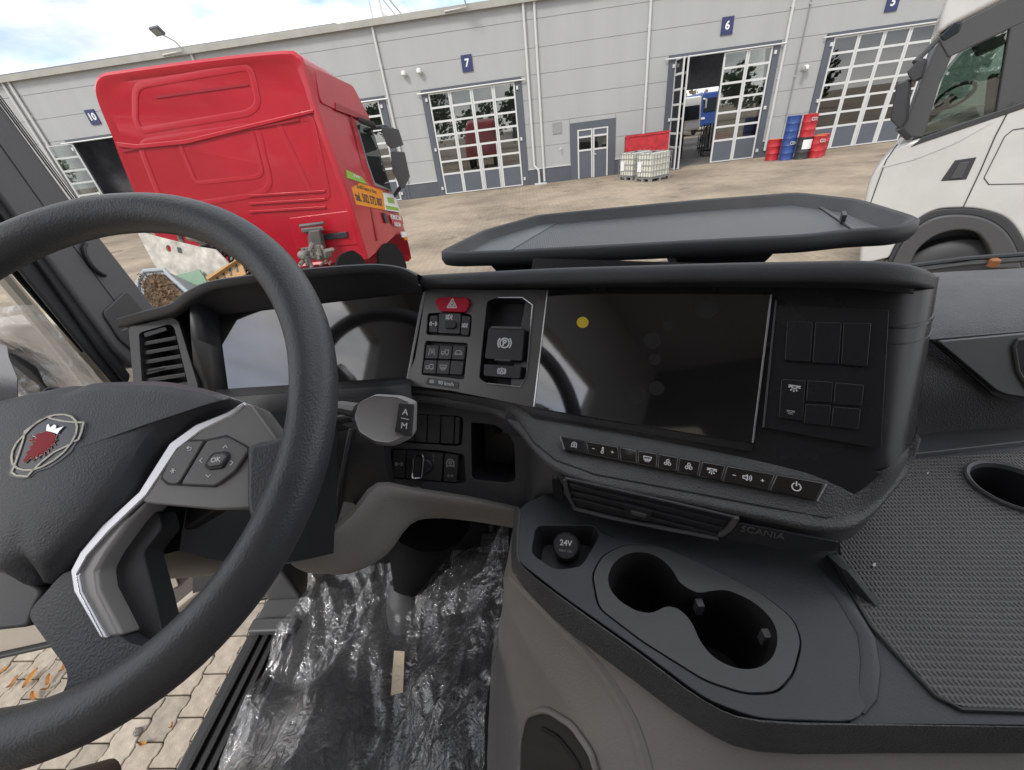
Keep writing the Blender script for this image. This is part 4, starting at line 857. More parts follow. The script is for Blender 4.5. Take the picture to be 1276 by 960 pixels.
bo = mk('column_boot', V, F, DGREY, loc=onz(502, 752, -.97)); tag(bo, 'grey rubber boot where the steering shaft meets the floor', 'boot')
sill = thing('door_sill', 'black ribbed door sill strip along the open driver door', 'door sill', (-.72, .2, -1.0))
MB().box((-.80, -.5, -1.35), (-.662, .53, -1.008)).mk('base', BLK, sill, bevel=.008)
for k in range(4):
    x = -.765 + k * .025; MB().box((x - .006, -.5, -1.012), (x + .006, .51, -.998)).mk('rib', CARPET, sill, bevel=.002)
box('end_cap', (-.79, .5, -1.01), (-.668, .535, -.985), DGREY, sill, bevel=.006)
MB().box((-.80, .53, -1.3), (-.64, .6, -1.005)).box((-.80, .595, -1.3), (-.70, .78, -.6)).mk('hinge_post', DGREY, sill, bevel=.01)
pil = thing('door_pillar', 'dark grey windscreen pillar with seals beside the open driver door', 'pillar', (-.78, .65, -.6))
FX = Frame((-.765, .7, -.1), (1, .12, 0), right=(0, 1, 0))
PG = mat('pillar_skin', (.12, .12, .128), .5, bump=('leather', 500, .2, .0006), rvar=.06)
pxslab('cover', FX, [(-60, 44), (88, 248), (205, 398), (168, 460), (143, 435), (63, 325), (-60, 160)], -.05, 0, PG, pil, bevel=.006)
pxslab('corner_patch', FX, [(128, 390), (158, 362), (196, 408), (170, 440), (150, 424)], 0, .004, DGREY, pil, r=.01, bevel=.002)
pxslab('seal', FX, [(-60, 165), (63, 328), (143, 438), (164, 468), (160, 480), (122, 432), (52, 333), (-60, 185)], -.02, -.008, BLK, pil, bevel=.004)
pxslab('inner_seal', FX, [(-60, 190), (52, 337), (122, 437), (160, 486), (154, 490), (108, 437), (33, 345), (-60, 225)], -.024, -.016, BLK, pil, bevel=.004)
pxslab('glass_run', FX, [(-60, 228), (33, 348), (108, 434), (104, 440), (24, 350), (-60, 250)], -.034, -.03, mat('glass_run_green', (.010, .014, .013), .25), pil, bevel=.003)
MB().tube([FX.P(*FX.ab(x, y, .004), .004) for x, y in ((107, 304), (104, 309), (106, 318), (113, 330), (122, 339), (131, 344))], .0035, 8).mk('grip_edge', BLK, pil)
strokes('seam', FX, [[FX.ab(x, y, .0003) for x, y in ((-40, 90 + 34), (63, 281 - 12), (150, 385))]], .0014, .0005, BLK, pil)

fb = MB()
for k in range(110):
    for r in range(3):
        x, y = -12 + k * .93 + 2.2 + r * 2.0, 114 + k * 1.25 - r * 1.4
        a, b = FX.ab(x, y, .002); q = .0011 - r * .00025; fb.prism([FX.P(a - q, b - q, .001), FX.P(a + q, b - q, .001), FX.P(a + q, b + q, .001), FX.P(a - q, b + q, .001)], [FX.P(a - q, b - q, .002), FX.P(a + q, b - q, .002), FX.P(a + q, b + q, .002), FX.P(a - q, b + q, .002)])
fb = fb.mk('frit_band', BLK, ws, flat=True); fb['kind'] = 'stuff'

# ---------------- the driver door, swung open
DN = nrm(A3(.19, -.98, 0)); FDR = Frame((-.80, .72, -.7), DN)
dr = thing('driver_door', 'open driver door with cream lining, dark pocket and plastic wrapped upper trim', 'door', (-.80, .72, -1.15))
def dpoly(L_, h=0): return [FDR.ab(x, y, h) for x, y in L_]
aL = -.98
slab('lining', FDR, [(aL, -.452), (-.02, -.452), (-.02, .47), (-.2, .50), (aL, .50)], -.05, 0, CREAM, dr, bevel=.012)
slab('outer_skin', FDR, [(aL, -.47), (-.0, -.47), (-.0, .48), (aL, .48)], -.09, -.052, mat('white_cab_paint', (.75, .75, .74), .25, coat=.4), dr, bevel=.01)
slab('bottom_seal', FDR, [(aL, -.462), (-.02, -.462), (-.02, -.448), (aL, -.448)], -.045, .012, BLK, dr, bevel=.004)
pxslab('pocket', FDR, [(120, 690), (180, 670), (250, 640), (262, 690), (248, 730), (215, 757), (150, 778), (110, 790)], .002, .016, mat('pocket_brown_grey', (.12, .11, .105), .5), dr, r=.02, bevel=.004)
pxslab('pocket_recess', FDR, [(212, 690), (240, 678), (246, 700), (240, 716), (221, 732), (210, 705)], .014, .018, BLK, dr, r=.006, bevel=.001)
pxslab('pocket_divider', FDR, [(200, 695), (208, 690), (222, 730), (212, 736)], .014, .022, CREAM, dr, r=.003, bevel=.002)
MB().tube([FDR.P(*FDR.ab(x, y, .012), .012) for x, y in ((236, 664), (254, 684), (258, 706), (250, 732), (216, 760), (150, 782))], .011, 8).mk('pocket_lip', CREAM, dr)
slab('window_frame', FDR, [(aL, .50), (-.62, .50), (-.30, .9), (-.05, 1.3), (-.02, 1.3), (-.02, .47), (-.12, .47), (-.12, 1.0), (-.34, .62), (-.56, .46), (aL, .46)], -.06, .01, BLK, dr, bevel=.004) if False else None
pxslab('upper_frame', FDR, [(-20, 425), (10, 440), (40, 462), (66, 492), (36, 500), (-20, 470)], .004, .03, BLK, dr, bevel=.006)
Q = lambda x, y, h: FDR.P(*FDR.ab(x, y, h), h)
film('door_film', Q(60, 520, .015), Q(150, 490, .015), Q(60, 372, .02), Q(-60, 380, .02), 60, 60, .008, FILM2, 'clear wrinkled film wrapped round the upper door lining', 'plastic film', 5.2)
V, F = tube([Q(2, 345, .02), Q(62, 416, .02), Q(118, 488, .02)], .012, 8); mk('edge_roll', V, F, CREAM, dr)
mirr = MB().prism([ony(104, 436, .86), ony(120, 430, .86), ony(145, 462, .86), ony(128, 472, .86)], [ony(104, 436, .9), ony(120, 430, .9), ony(145, 462, .9), ony(128, 472, .9)])
ol = thing('side_marker', 'orange side marker lamp on the pale corner panel beyond the door pillar', 'marker lamp', ony(134, 464, .9))
mirr.mk('panel', mat('corner_panel', (.45, .47, .52), .4), ol, bevel=.004)
MB().prism([ony(126, 457, .85), ony(134, 455, .85), ony(146, 470, .85), ony(131, 474, .85)], [ony(126, 457, .87), ony(134, 455, .87), ony(146, 470, .87), ony(131, 474, .87)]).mk('lens', mat('amber_lens', (.75, .18, .03), .25), ol, bevel=.003)

# ---------------- driver seat behind the eye: a corner shows under the rim, the cover mirrors in the display
st = thing('driver_seat', 'driver seat under a cream protective cover behind the steering wheel', 'seat', (-.4, -.25, -1.0))
COV = mat('seat_cover', (.55, .5, .42), .55, bump=('noise', 30, .5, .02))
loft('cushion', [[A3(x, y, z) for x, z in ((-.66, -.72), (-.66, -.6), (-.6, -.56), (-.4, -.575), (-.2, -.56), (-.14, -.6), (-.14, -.72))] for y in (-.45, -.2, .02, .07, .09)][:4] + [[A3(x, .10, -.68) for x in (-.64, -.62, -.56, -.4, -.24, -.18, -.16)]], mat('seat_cloth', (.12, .085, .065), .8), st, nu=3, nv=3)
MB().tube([A3(-.575, -.35, -.6), A3(-.575, .0, -.59), A3(-.57, .125, -.59), A3(-.565, .15, -.61)], [.05, .05, .045, .015], 12).mk('bolster', MATS['seat_cloth'], st)
loft('backrest', [[A3(x, y, z) for x in (-.66, -.6, -.4, -.2, -.14)] for y, z in ((-.38, -.6), (-.42, -.4), (-.46, -.1), (-.5, .15))], COV, st, nu=3, nv=3, thick=.1)
FSB = Frame((-.4, -.37, -.15), (0, 1, .1), right=(-1, 0, 0))
slab('head_cushion', FSB, [(-.14, .28), (.14, .28), (.15, .5), (-.15, .5)], -.2, -.08, COV, st, r=.04, bevel=.02)
V, F = lathe(A3(-.4, -.25, -1.0), (0, 0, 1), [(.18, 0), (.16, .1), (.2, .3)], 20); mk('pedestal', V, F, BLK, st)
# ================================================================== the yard
GZ = -2.7
def paving(name):
    m = bpy.data.materials.new(name); m.use_nodes = True; t = m.node_tree; b = t.nodes['Principled BSDF']; K = t.links.new
    co = t.nodes.new('ShaderNodeTexCoord'); br = t.nodes.new('ShaderNodeTexBrick'); br.offset = .5
    br.inputs['Scale'].default_value = 1; br.inputs['Brick Width'].default_value = .225; br.inputs['Row Height'].default_value = .165; br.inputs['Mortar Size'].default_value = .006; br.inputs['Mortar Smooth'].default_value = .3
    br.inputs['Color1'].default_value = (.35, .292, .23, 1); br.inputs['Color2'].default_value = (.31, .258, .20, 1); br.inputs['Mortar'].default_value = (.235, .192, .15, 1)
    n = t.nodes.new('ShaderNodeTexNoise'); n.inputs['Scale'].default_value = .35; n.inputs['Detail'].default_value = 9; n.inputs['Roughness'].default_value = .65
    r = t.nodes.new('ShaderNodeValToRGB'); r.color_ramp.elements[0].position = .33; r.color_ramp.elements[0].color = (.55, .53, .51, 1); r.color_ramp.elements[1].position = .6; r.color_ramp.elements[1].color = (1.06, 1.04, 1.0, 1)
    mx_ = t.nodes.new('ShaderNodeMix'); mx_.data_type = 'RGBA'; mx_.blend_type = 'MULTIPLY'; mx_.inputs['Factor'].default_value = 1
    mp_ = t.nodes.new('ShaderNodeMapping'); mp_.inputs['Rotation'].default_value = (0, 0, math.pi / 2)
    K(co.outputs['Object'], mp_.inputs['Vector']); K(mp_.outputs['Vector'], br.inputs['Vector']); K(co.outputs['Object'], n.inputs['Vector']); K(n.outputs['Fac'], r.inputs['Fac'])
    n2_ = t.nodes.new('ShaderNodeTexNoise'); n2_.inputs['Scale'].default_value = .9; n2_.inputs['Detail'].default_value = 5; n2_.inputs['Roughness'].default_value = .7
    r2_ = t.nodes.new('ShaderNodeValToRGB'); r2_.color_ramp.elements[0].position = .30; r2_.color_ramp.elements[0].color = (.42, .40, .38, 1); r2_.color_ramp.elements[1].position = .40; r2_.color_ramp.elements[1].color = (1, 1, 1, 1)
    m2_ = t.nodes.new('ShaderNodeMix'); m2_.data_type = 'RGBA'; m2_.blend_type = 'MULTIPLY'; m2_.inputs['Factor'].default_value = .8
    K(co.outputs['Object'], n2_.inputs['Vector']); K(n2_.outputs['Fac'], r2_.inputs['Fac']); K(mx_.outputs['Result'], m2_.inputs['A']); K(r2_.outputs['Color'], m2_.inputs['B'])
    K(br.outputs['Color'], mx_.inputs['A']); K(r.outputs['Color'], mx_.inputs['B']); K(m2_.outputs['Result'], b.inputs['Base Color'])
    bp = t.nodes.new('ShaderNodeBump'); bp.inputs['Distance'].default_value = .01; bp.inputs['Strength'].default_value = .6; bp.invert = True
    K(br.outputs['Fac'], bp.inputs['Height']); K(bp.outputs['Normal'], b.inputs['Normal']); b.inputs['Roughness'].default_value = .85
    return m
PAV = paving('yard_paving')
hx0, hx1, hy0, hy1 = -4.62, -1.32, .45, 2.025
mb = MB()
for a, b in (((-400, hy1), (400, 600)), ((-400, -400), (400, hy0)), ((-400, hy0), (hx0, hy1)), ((hx1, hy0), (400, hy1))):
    mb.add([(a[0], a[1], GZ), (b[0], a[1], GZ), (b[0], b[1], GZ), (a[0], b[1], GZ)], [(0, 1, 2, 3)])
gr = mb.mk('ground', PAV, flat=True); tag(gr, 'tan block paved lorry yard', kind='structure')
bed = mk('paving_bed', [(hx0, hy0, GZ - .03), (hx1, hy0, GZ - .03), (hx1, hy1, GZ - .03), (hx0, hy1, GZ - .03)], [(0, 1, 2, 3)], mat('joint_sand', (.13, .1, .07), .95, bump=('noise', 60, .6, .01), var=.4, varscale=30), gr)
PVS = [mat('paver_stone', (.36, .305, .245), .85, bump=('noise', 140, .6, .003), var=.3, varscale=18), mat('paver_stone_pale', (.40, .345, .28), .85, bump=('noise', 140, .6, .003), var=.3, varscale=15), mat('paver_stone_dark', (.30, .26, .21), .85, bump=('noise', 140, .6, .003), var=.35, varscale=16)]
def paver_mesh(m):
    g = .004; Wd, Ln = .165, .225; wig = [(0, 0), (.035, 0), (.05, .014), (.09, .014), (.1125, 0), (.1475, 0), (.1625, .014), (.2025, .014)]
    L_ = [(w + g, y + g) for y, w in wig] + [(g, Ln - g)] + [(Wd + 0 - g, Ln - g)] + [(Wd + w - g, y + g) for y, w in wig[::-1]]
    c = np.mean(L_, 0); top = [tuple(c + (A3(*p) - c) * .965) for p in L_]; n = len(L_)
    V = [(x, y, -.03) for x, y in L_] + [(x, y, -.005) for x, y in L_] + [(x, y, 0) for x, y in top]
    F = [[2 * n + k for k in range(n)]] + [[i * n + k, i * n + (k + 1) % n, (i + 1) * n + (k + 1) % n, (i + 1) * n + k] for i in (0, 1) for k in range(n)]
    me = bpy.data.meshes.new('paver'); me.from_pydata(V, [], F); me.update()
    b = bmesh.new(); b.from_mesh(me); bmesh.ops.recalc_face_normals(b, faces=b.faces); b.to_mesh(me); b.free(); me.materials.append(m); return me
PM = [paver_mesh(m) for m in PVS]; rn = random.Random(3)
for c in range(20):
    for r in range(7):
        o = bpy.data.objects.new('paver', PM[rn.choice([0, 0, 1, 2])]); link(o, gr)
        o.location = (hx0 + c * .165, hy0 + (r - .5 * (c % 2)) * .225 + .0, GZ + EZ - EZ + rn.uniform(-.002, .002) - 0)
        o.location.z = GZ + rn.uniform(-.003, .001)
        o.rotation_euler = (rn.uniform(-.008, .008), rn.uniform(-.008, .008), rn.uniform(-.006, .006))
gr.location.z = EZ
LEAF = mat('dry_leaf', (.42, .19, .045), .7, var=.4, varscale=40)
for i, (x, y, s) in enumerate(((18, 851, .05), (40, 846, .085), (44, 868, .06), (62, 848, .055), (60, 858, .035), (80, 833, .05), (48, 888, .045), (28, 905, .03), (4, 838, .05), (180, 928, .04), (215, 905, .02), (172, 912, .02))):
    s *= .7; p = onz(x, y, GZ + .012); a = rn.uniform(0, 6.3); V = []
    for k in range(7):
        u = (k / 6 - .5) * 2; w = s * .35 * (1 - u * u) ** .7 + .001; cz = .012 * (u * u) + .006 * math.sin(3 * u + i)
        for sd_ in (-1, 0, 1): V.append(p + A3(math.cos(a) * s * u - math.sin(a) * w * sd_, math.sin(a) * s * u + math.cos(a) * w * sd_, cz + (.01 * abs(sd_)) + s * .1))
    F = [[k * 3 + j, k * 3 + j + 1, (k + 1) * 3 + j + 1, (k + 1) * 3 + j] for k in range(6) for j in (0, 1)]
    tag(mk('dry_leaf', V, F, LEAF, loc=p), 'curled orange brown dry leaf on the pavers below the open door', 'leaf', 'dry leaves on the pavers')

# ---------------- workshop
WY = 24.5
WALL = mat('wall_sheet', (.375, .385, .39), .5, metal=.0, var=.07, varscale=1.0, vmap=(1.2, 1, .16), rvar=.08); PLIN = mat('plinth_grey', (.085, .095, .115), .5, var=.15, varscale=2)
ALU = mat('door_aluminium', (.62, .63, .63), .45, metal=.1); ANTH = mat('anthracite_frame', (.09, .10, .125), .45)
GPAN = mat('gate_lower_panel', (.10, .113, .138), .45, var=.1, varscale=2); PIPE = mat('pipe_grey', (.55, .555, .55), .4)
PANE = glassmat('gate_glass', (.6, .63, .6), ior=2.3); JOINT = mat('joint_dark', (.26, .265, .27), .7); NAVY = mat('sign_navy', (.03, .037, .12), .4)
GUT = mat('gutter_grey', (.36, .35, .32), .5, var=.15, varscale=2); DARKIN = mat('hall_dark', (.24, .24, .26), .8, var=.5, varscale=.8); HALLF = mat('hall_floor', (.16, .155, .15), .6)
gates = {'5': (14.38, 19.5), '6': (7.26, 12.34), '7': (-4.78, .2), '8': (-11.6, -6.65), '10': (-24.1, -19.0)}
GT = 2.05
door = (2.5, 4.82, -.12)
wk = thing('workshop_building', 'long pale grey panelled workshop hall with numbered glazed gates', 'building', (-3, WY, GZ))
ops = [(a, b, GT) for a, b in gates.values()] + [door]
zs = [-1.96, -.95, .09, 1.1, 2.07, 3.07, 4.09, 4.75]; xs_ = [-46, -25.2, -15.4, -6.45, 1.05, 6.24, 13.28, 21, 34]
def fill(x0, x1, z0, z1, fn):
    cuts = sorted({x0, x1} | {c for a, b, zt in ops for c in (a, b) if x0 < c < x1 and zt > z0 + .02})
    for a, b in zip(cuts[:-1], cuts[1:]):
        lo = z0
        for oa, ob, zt in ops:
            if oa - .01 <= a and b <= ob + .01: lo = max(lo, zt)
        if z1 - lo > .03 and b - a > .02: fn(a, b, lo, z1)
for i in range(len(xs_) - 1):
    for j in range(len(zs) - 1):
        fill(xs_[i], xs_[i + 1], zs[j], zs[j + 1], lambda a, b, c, d_: MB().box((a + .01, WY, c + .008), (b - .01, WY + .12, d_ - .008)).mk('wall_panel', WALL, wk, flat=True))
    fill(xs_[i], xs_[i + 1], GZ - .1, -1.96, lambda a, b, c, d_: MB().box((a + .01, WY - .03, c), (b - .01, WY + .12, d_ - .02)).mk('plinth_panel', PLIN, wk, flat=True))
fill(-46, 34, GZ, 4.75, lambda a, b, c, d_: MB().box((a, WY + .03, c), (b, WY + .2, d_)).mk('backing_wall', JOINT, wk, flat=True))
fill(-46, 34, -1.98, -1.94, lambda a, b, c, d_: MB().box((a, WY - .06, c), (b, WY + .02, d_)).mk('drip_sill', PIPE, wk, flat=True))
MB().box((-46, WY - .22, 4.66), (34, WY + .05, 4.86)).box((-46, WY - .16, 4.86), (34, WY + .1, 4.92)).mk('gutter', GUT, wk, flat=True)
for y0, y1 in ((.1, 5), (6.4, 11), (12.4, 17), (18.4, 22)): box('roof', (-46, WY + y0, 4.7), (34, WY + y1, 4.86), GUT, wk, flat=True)
box('hall_floor', (-46, WY + .1, GZ - .2), (34, WY + 22, GZ + .004), HALLF, wk, flat=True)
box('end_wall', (-46, WY + .2, GZ), (-45.8, WY + 22, 4.7), DARKIN, wk, flat=True); box('end_wall', (33.8, WY + .2, GZ), (34, WY + 22, 4.7), DARKIN, wk, flat=True)
bw0, bw1 = 14.7, 18.6
for a, b, c, d_ in ((-46, bw0, GZ, 4.7), (bw1, 34, GZ, 4.7), (bw0, bw1, 1.2, 4.7)): box('rear_wall', (a, WY + 22, c), (b, WY + 22.2, d_), DARKIN, wk, flat=True)
# square wall vent and tap pipe, roof strip
box('wall_vent', (1.62, WY - .03, -.48), (2.08, WY + .01, .02), JOINT, wk, flat=True)
MB().tube([(2.0, WY, -1.15), (2.0, WY - .15, -1.15), (1.9, WY - .2, -1.2)], .03, 6).mk('tap', PIPE, wk)
def sign(num, x):
    s = thing('number_sign', {'5': 'navy sign reading five above the gate partly hidden by the white lorry', '6': 'navy sign reading six above the half open gate with drums beside it', '7': 'navy sign reading seven above the closed gate left of the small double door', '8': 'navy sign reading eight hidden behind the roof of the red lorry', '10': 'navy sign reading ten beside the top corner of the red lorry'}[num], 'sign', (x, WY - .03, 2.86), 'numbered signs above the workshop gates')
    b = box('board', (x - .26, WY - .05, 2.54), (x + .26, WY - .004, 3.18), NAVY, s, flat=True)
    fr = Frame((x, WY - .05, 2.86), (0, -1, 0)); text('number', num, fr, 0, 0, .42, .004, WHT, b, bold=.012, thick=.004)
for n_, x in (('5', 16.87), ('6', 9.76), ('7', -2.31), ('8', -9.2), ('10', -21.9)): sign(n_, x)
def leaf(parent, x0, y0, ang, w, z0, z1, wicket=False):
    """One glazed gate leaf hinged at (x0, y0): aluminium stiles and rails, panes and a grey lower panel."""
    fr = Frame((x0, y0, z0), (math.sin(ang), -math.cos(ang), 0), right=(math.cos(ang), math.sin(ang), 0)); H = z1 - z0
    st = .075; bot = .98; rows_ = 6; rh = (H - bot) / rows_; mb = MB()
    def bar(a0, b0, a1, b1, h0=-.03, h1=.03):
        P4 = [(a0, b0), (a1, b0), (a1, b1), (a0, b1)]; mb.prism([fr.P(a, b, h0) for a, b in P4], [fr.P(a, b, h1) for a, b in P4])
    bar(0, 0, st, H); bar(w - st, 0, w, H)
    for k in range(rows_ + 1): bar(st, bot + k * rh - .045, w - st, bot + k * rh + (.045 if k < rows_ else 0), -.028, .028)
    bar(st, 0, w - st, .05, -.028, .028)
    if wicket:
        for a in (st + .02, w - st - .07): bar(a, .05, a + .05, bot + 2 * rh, -.02, .042)
    lf = mb.mk('gate_leaf', ALU, parent, flat=True)
    for k in range(rows_): slab('pane', fr, [(st, bot + k * rh + .03), (w - st, bot + k * rh + .03), (w - st, bot + (k + 1) * rh - .03), (st, bot + (k + 1) * rh - .03)], -.004, .004, PANE, lf, flat=True)
    slab('panel', fr, [(st, .05), (w - st, .05), (w - st, bot - .03), (st, bot - .03)], -.012, .012, GPAN, lf, flat=True)
def gate(num, opened, lab, side=None):
    x0, x1 = gates[num]
    g = thing('workshop_gate', lab, 'gate', ((x0 + x1) / 2, WY, GZ), 'glazed folding gates of the workshop')
    MB().box((x0, WY - .05, GZ), (x0 + .3, WY + .12, GT)).box((x1 - .3, WY - .05, GZ), (x1, WY + .12, GT)).box((x0, WY - .06, GT - .13), (x1, WY + .12, GT + .01)).mk('frame', ANTH, g, flat=True)
    MB().tube([(x0 - .2, WY - .12, GT - .12), (x1 + .2, WY - .12, GT - .12)], .035, 6).mk('track', ALU, g)
    for x in (x0 + .22, x1 - .22):
        for z in (GT - .4, -.5, GZ + .35): MB().box((x - .05, WY - .12, z - .07), (x + .05, WY - .04, z + .07)).mk('hinge', ALU, g, flat=True)
    a0, a1 = x0 + .32, x1 - .32; w = (a1 - a0) / 4; z0, z1 = GZ + .03, GT - .16
    if opened == 'none':
        for k in range(4): leaf(g, a0 + k * w + .008, WY + .0, 0, w - .016, z0, z1, wicket=(k == 2))
    elif opened == 'left':
        leaf(g, a0, WY - .02, math.radians(-88), w, z0, z1); leaf(g, a0 + .1, WY - .02, math.radians(-83), w, z0, z1)
        for k in (2, 3): leaf(g, a0 + k * w + .008, WY, 0, w - .016, z0, z1)
    else:
        leaf(g, a0, WY - .02, math.radians(-152), w, z0, z1)
        leaf(g, a1, WY - .02, math.radians(-88), w, z0, z1)
gate('7', 'none', 'closed glazed gate under the number 7 sign left of the small grey double door')
gate('6', 'left', 'half open glazed gate under the number 6 sign beside the red and blue drums')
gate('5', 'none', 'closed glazed gate under the number 5 sign, partly hidden by the white lorry')
gate('8', 'none', 'closed glazed gate just showing beyond the mirrors of the red lorry')
gate('10', 'wide', 'wide open gate under the number 10 sign with a leaf folded out to the wall')
# small double door
dd = thing('double_door', 'anthracite double door with small windows between gates 7 and 6', 'door', (3.66, WY, GZ))
MB().box((door[0], WY - .04, GZ), (door[0] + .36, WY + .1, door[2])).box((door[1] - .36, WY - .04, GZ), (door[1], WY + .1, door[2])).box((door[0] + .36, WY - .04, -.42), (door[1] - .36, WY + .1, door[2])).mk('frame', ANTH, dd, flat=True)
for k, xa in enumerate((door[0] + .37, door[0] + 1.17)):
    xb = xa + .77; zb, zt = GZ + .02, -.43
    lf = MB().box((xa, WY - .06, zb), (xa + .07, WY, zt)).box((xb - .07, WY - .06, zb), (xb, WY, zt)).box((xa + .07, WY - .06, zt - .06), (xb - .07, WY, zt)).box((xa + .07, WY - .06, zt - .38), (xb - .07, WY, zt - .3)).box((xa + .07, WY - .06, zt - .98), (xb - .07, WY, zt - .9)).mk('door_leaf', ALU, dd, flat=True)
    box('upper_panel', (xa + .07, WY - .03, zt - .3), (xb - .07, WY - .01, zt - .06), GPAN, lf, flat=True)
    box('pane', (xa + .07, WY - .03, zt - .9), (xb - .07, WY - .02, zt - .38), PANE, lf, flat=True)
    box('panel', (xa + .07, WY - .03, zb), (xb - .07, WY - .01, zt - .98), GPAN, lf, flat=True)
    if k: MB().tube([(xa + .04, WY - .06, -1.6), (xa + .04, WY - .12, -1.6), (xa + .16, WY - .12, -1.6)], .02, 6).mk('handle', ALU, lf)
box('dark_room', (door[0] + .3, WY + .3, GZ), (door[1] - .3, WY + .34, -.3), DARKIN, wk, flat=True)
# downpipes
DPL = {-25.45: 'thin grey downpipe at the far end of the workshop beside gate 10', -25.1: 'thicker grey downpipe at the far end of the workshop beside gate 10', -15.4: 'grey downpipe behind the roof of the red lorry', -6.45: 'grey downpipe between gates 8 and 7', .55: 'grey downpipe with a foot elbow right of gate 7', 1.05: 'straight grey pipe near the small double door', 6.24: 'grey pipe above the red stillage',
       12.52: 'grey downpipe directly right of gate 6', 13.28: 'thin dark joint strip above the blue and red drums'}
for x, lab in DPL.items():
    d_ = thing('downpipe', lab, 'downpipe', (x, WY - .1, GZ), 'downpipes on the workshop wall')
    if x == .55:
        MB().tube([(x, WY - .1, 4.7), (x, WY - .1, -1.75), (x + .08, WY - .14, -1.9), (x + .2, WY - .18, -2.0), (x + .22, WY - .18, -2.2), (x + .22, WY - .18, GZ + .05)], .06, 10).mk('pipe', PIPE, d_)
        box('foot', (x - .05, WY - .4, GZ), (x + .6, WY - .06, GZ + .06), PIPE, d_, flat=True)
    else:
        r_ = .02 if x in (13.28,) else .06; zb = {-6.45: -1.9, 12.52: GZ + .3, 13.28: -1.2, 6.24: -1.6}.get(x, GZ + .1)
        MB().tube([(x, WY - .07, 4.68), (x, WY - .07, zb)], r_, 8).mk('pipe', JOINT if x == 13.28 else PIPE, d_)
        for z in (3.2, .6): box('clip', (x - r_ - .02, WY - .08, z), (x + r_ + .02, WY + .02, z + .05), PIPE, d_, flat=True)
# lamps and cameras on the wall
CAMM = mat('camera_white', (.7, .7, .68), .4)
for x, z, lab in ((-5.41, 2.81, 'smaller round white wall lamp left above gate 7'), (-4.65, 2.82, 'larger round white wall camera left above gate 7'), (13.65, .9, 'white wall camera between gates 6 and 5')):
    c_ = thing('wall_camera', lab, 'camera', (x, WY, z), 'small white fittings on the workshop wall')
    V, F = lathe((x, WY - .16, z), (0, .3, .95), [(.03, -.12), (.1, -.1), (.13, -.02), (.12, .06), (.05, .1)], 14); mk('dome', V, F, CAMM, c_)
    MB().tube([(x, WY - .16, z), (x, WY - .02, z + .08)], .045, 8).mk('bracket', PIPE, c_)
    if x > 10: MB().tube([(x - .1, WY - .22, z), (x - .28, WY - .4, z - .12)], .07, 8).mk('lens_tube', JOINT, c_)
for x, lab in ((-15.77, 'tilted dark floodlight on the gutter behind the red lorry'), (-2.09, 'dark floodlight on the gutter above gate 7')):
    f_ = thing('floodlight', lab, 'floodlight', (x, WY - .3, 4.9))
    fr = Frame((x - .2, WY - .9, 5.45), (-.1, -.5, -.55)); slab('head', fr, [(-.26, -.18), (.26, -.18), (.26, .18), (-.26, .18)], -.06, .06, ANTH, f_, bevel=.02); slab('lens', fr, [(-.2, -.13), (.2, -.13), (.2, .13), (-.2, .13)], .06, .07, JOINT, f_)
    MB().tube([(x - .2, WY - .86, 5.4), (x + .05, WY - .4, 5.15), (x + .1, WY - .1, 4.88)], .035, 8).mk('arm', PIPE, f_)
    MB().tube([(x - .9, WY - .25, 4.75), (x + .1, WY - .3, 4.78)], .03, 6).mk('bracket', PIPE, f_)
rp = thing('roof_panel', 'long dark strip of low roof panels behind the gutter', 'roof panel', (-20, WY + 1, 5.0))
MB().prism([(-46, WY + .25, 4.92), (-8.3, WY + .25, 4.92), (-8.3, WY + 1.5, 4.92), (-46, WY + 1.5, 4.92)], [(-46, WY + .3, 5.06), (-8.3, WY + .3, 5.06), (-8.3, WY + 1.5, 5.2), (-46, WY + 1.5, 5.2)]).mk('strip', ANTH, rp, flat=True)
ms = thing('roof_mast', 'slim white roof mast with slanting lattice stay', 'mast', (-5.9, WY + .6, 4.86))
MB().tube([(-6.5, WY + .6, 4.86), (-6.5, WY + .6, 7.6)], .025, 6).mk('cable', PIPE, ms); MB().tube([(-6.0, WY + .6, 4.86), (-6.15, WY + .6, 7.6)], .06, 6).mk('mast_pole', CAMM, ms)
MB().tube([(-5.0, WY + .6, 4.9), (-6.15, WY + .6, 6.4)], .035, 6).tube([(-5.3, WY + .6, 4.9), (-6.1, WY + .6, 6.0)], .025, 6).mk('stay', GUT, ms)
for k in range(4): MB().box((-6.05 + .1 * k, WY + .55, 4.9 + .0), (-5.98 + .1 * k, WY + .65, 5.3 - .08 * k)).mk('bracket', CAMM, ms, flat=True)

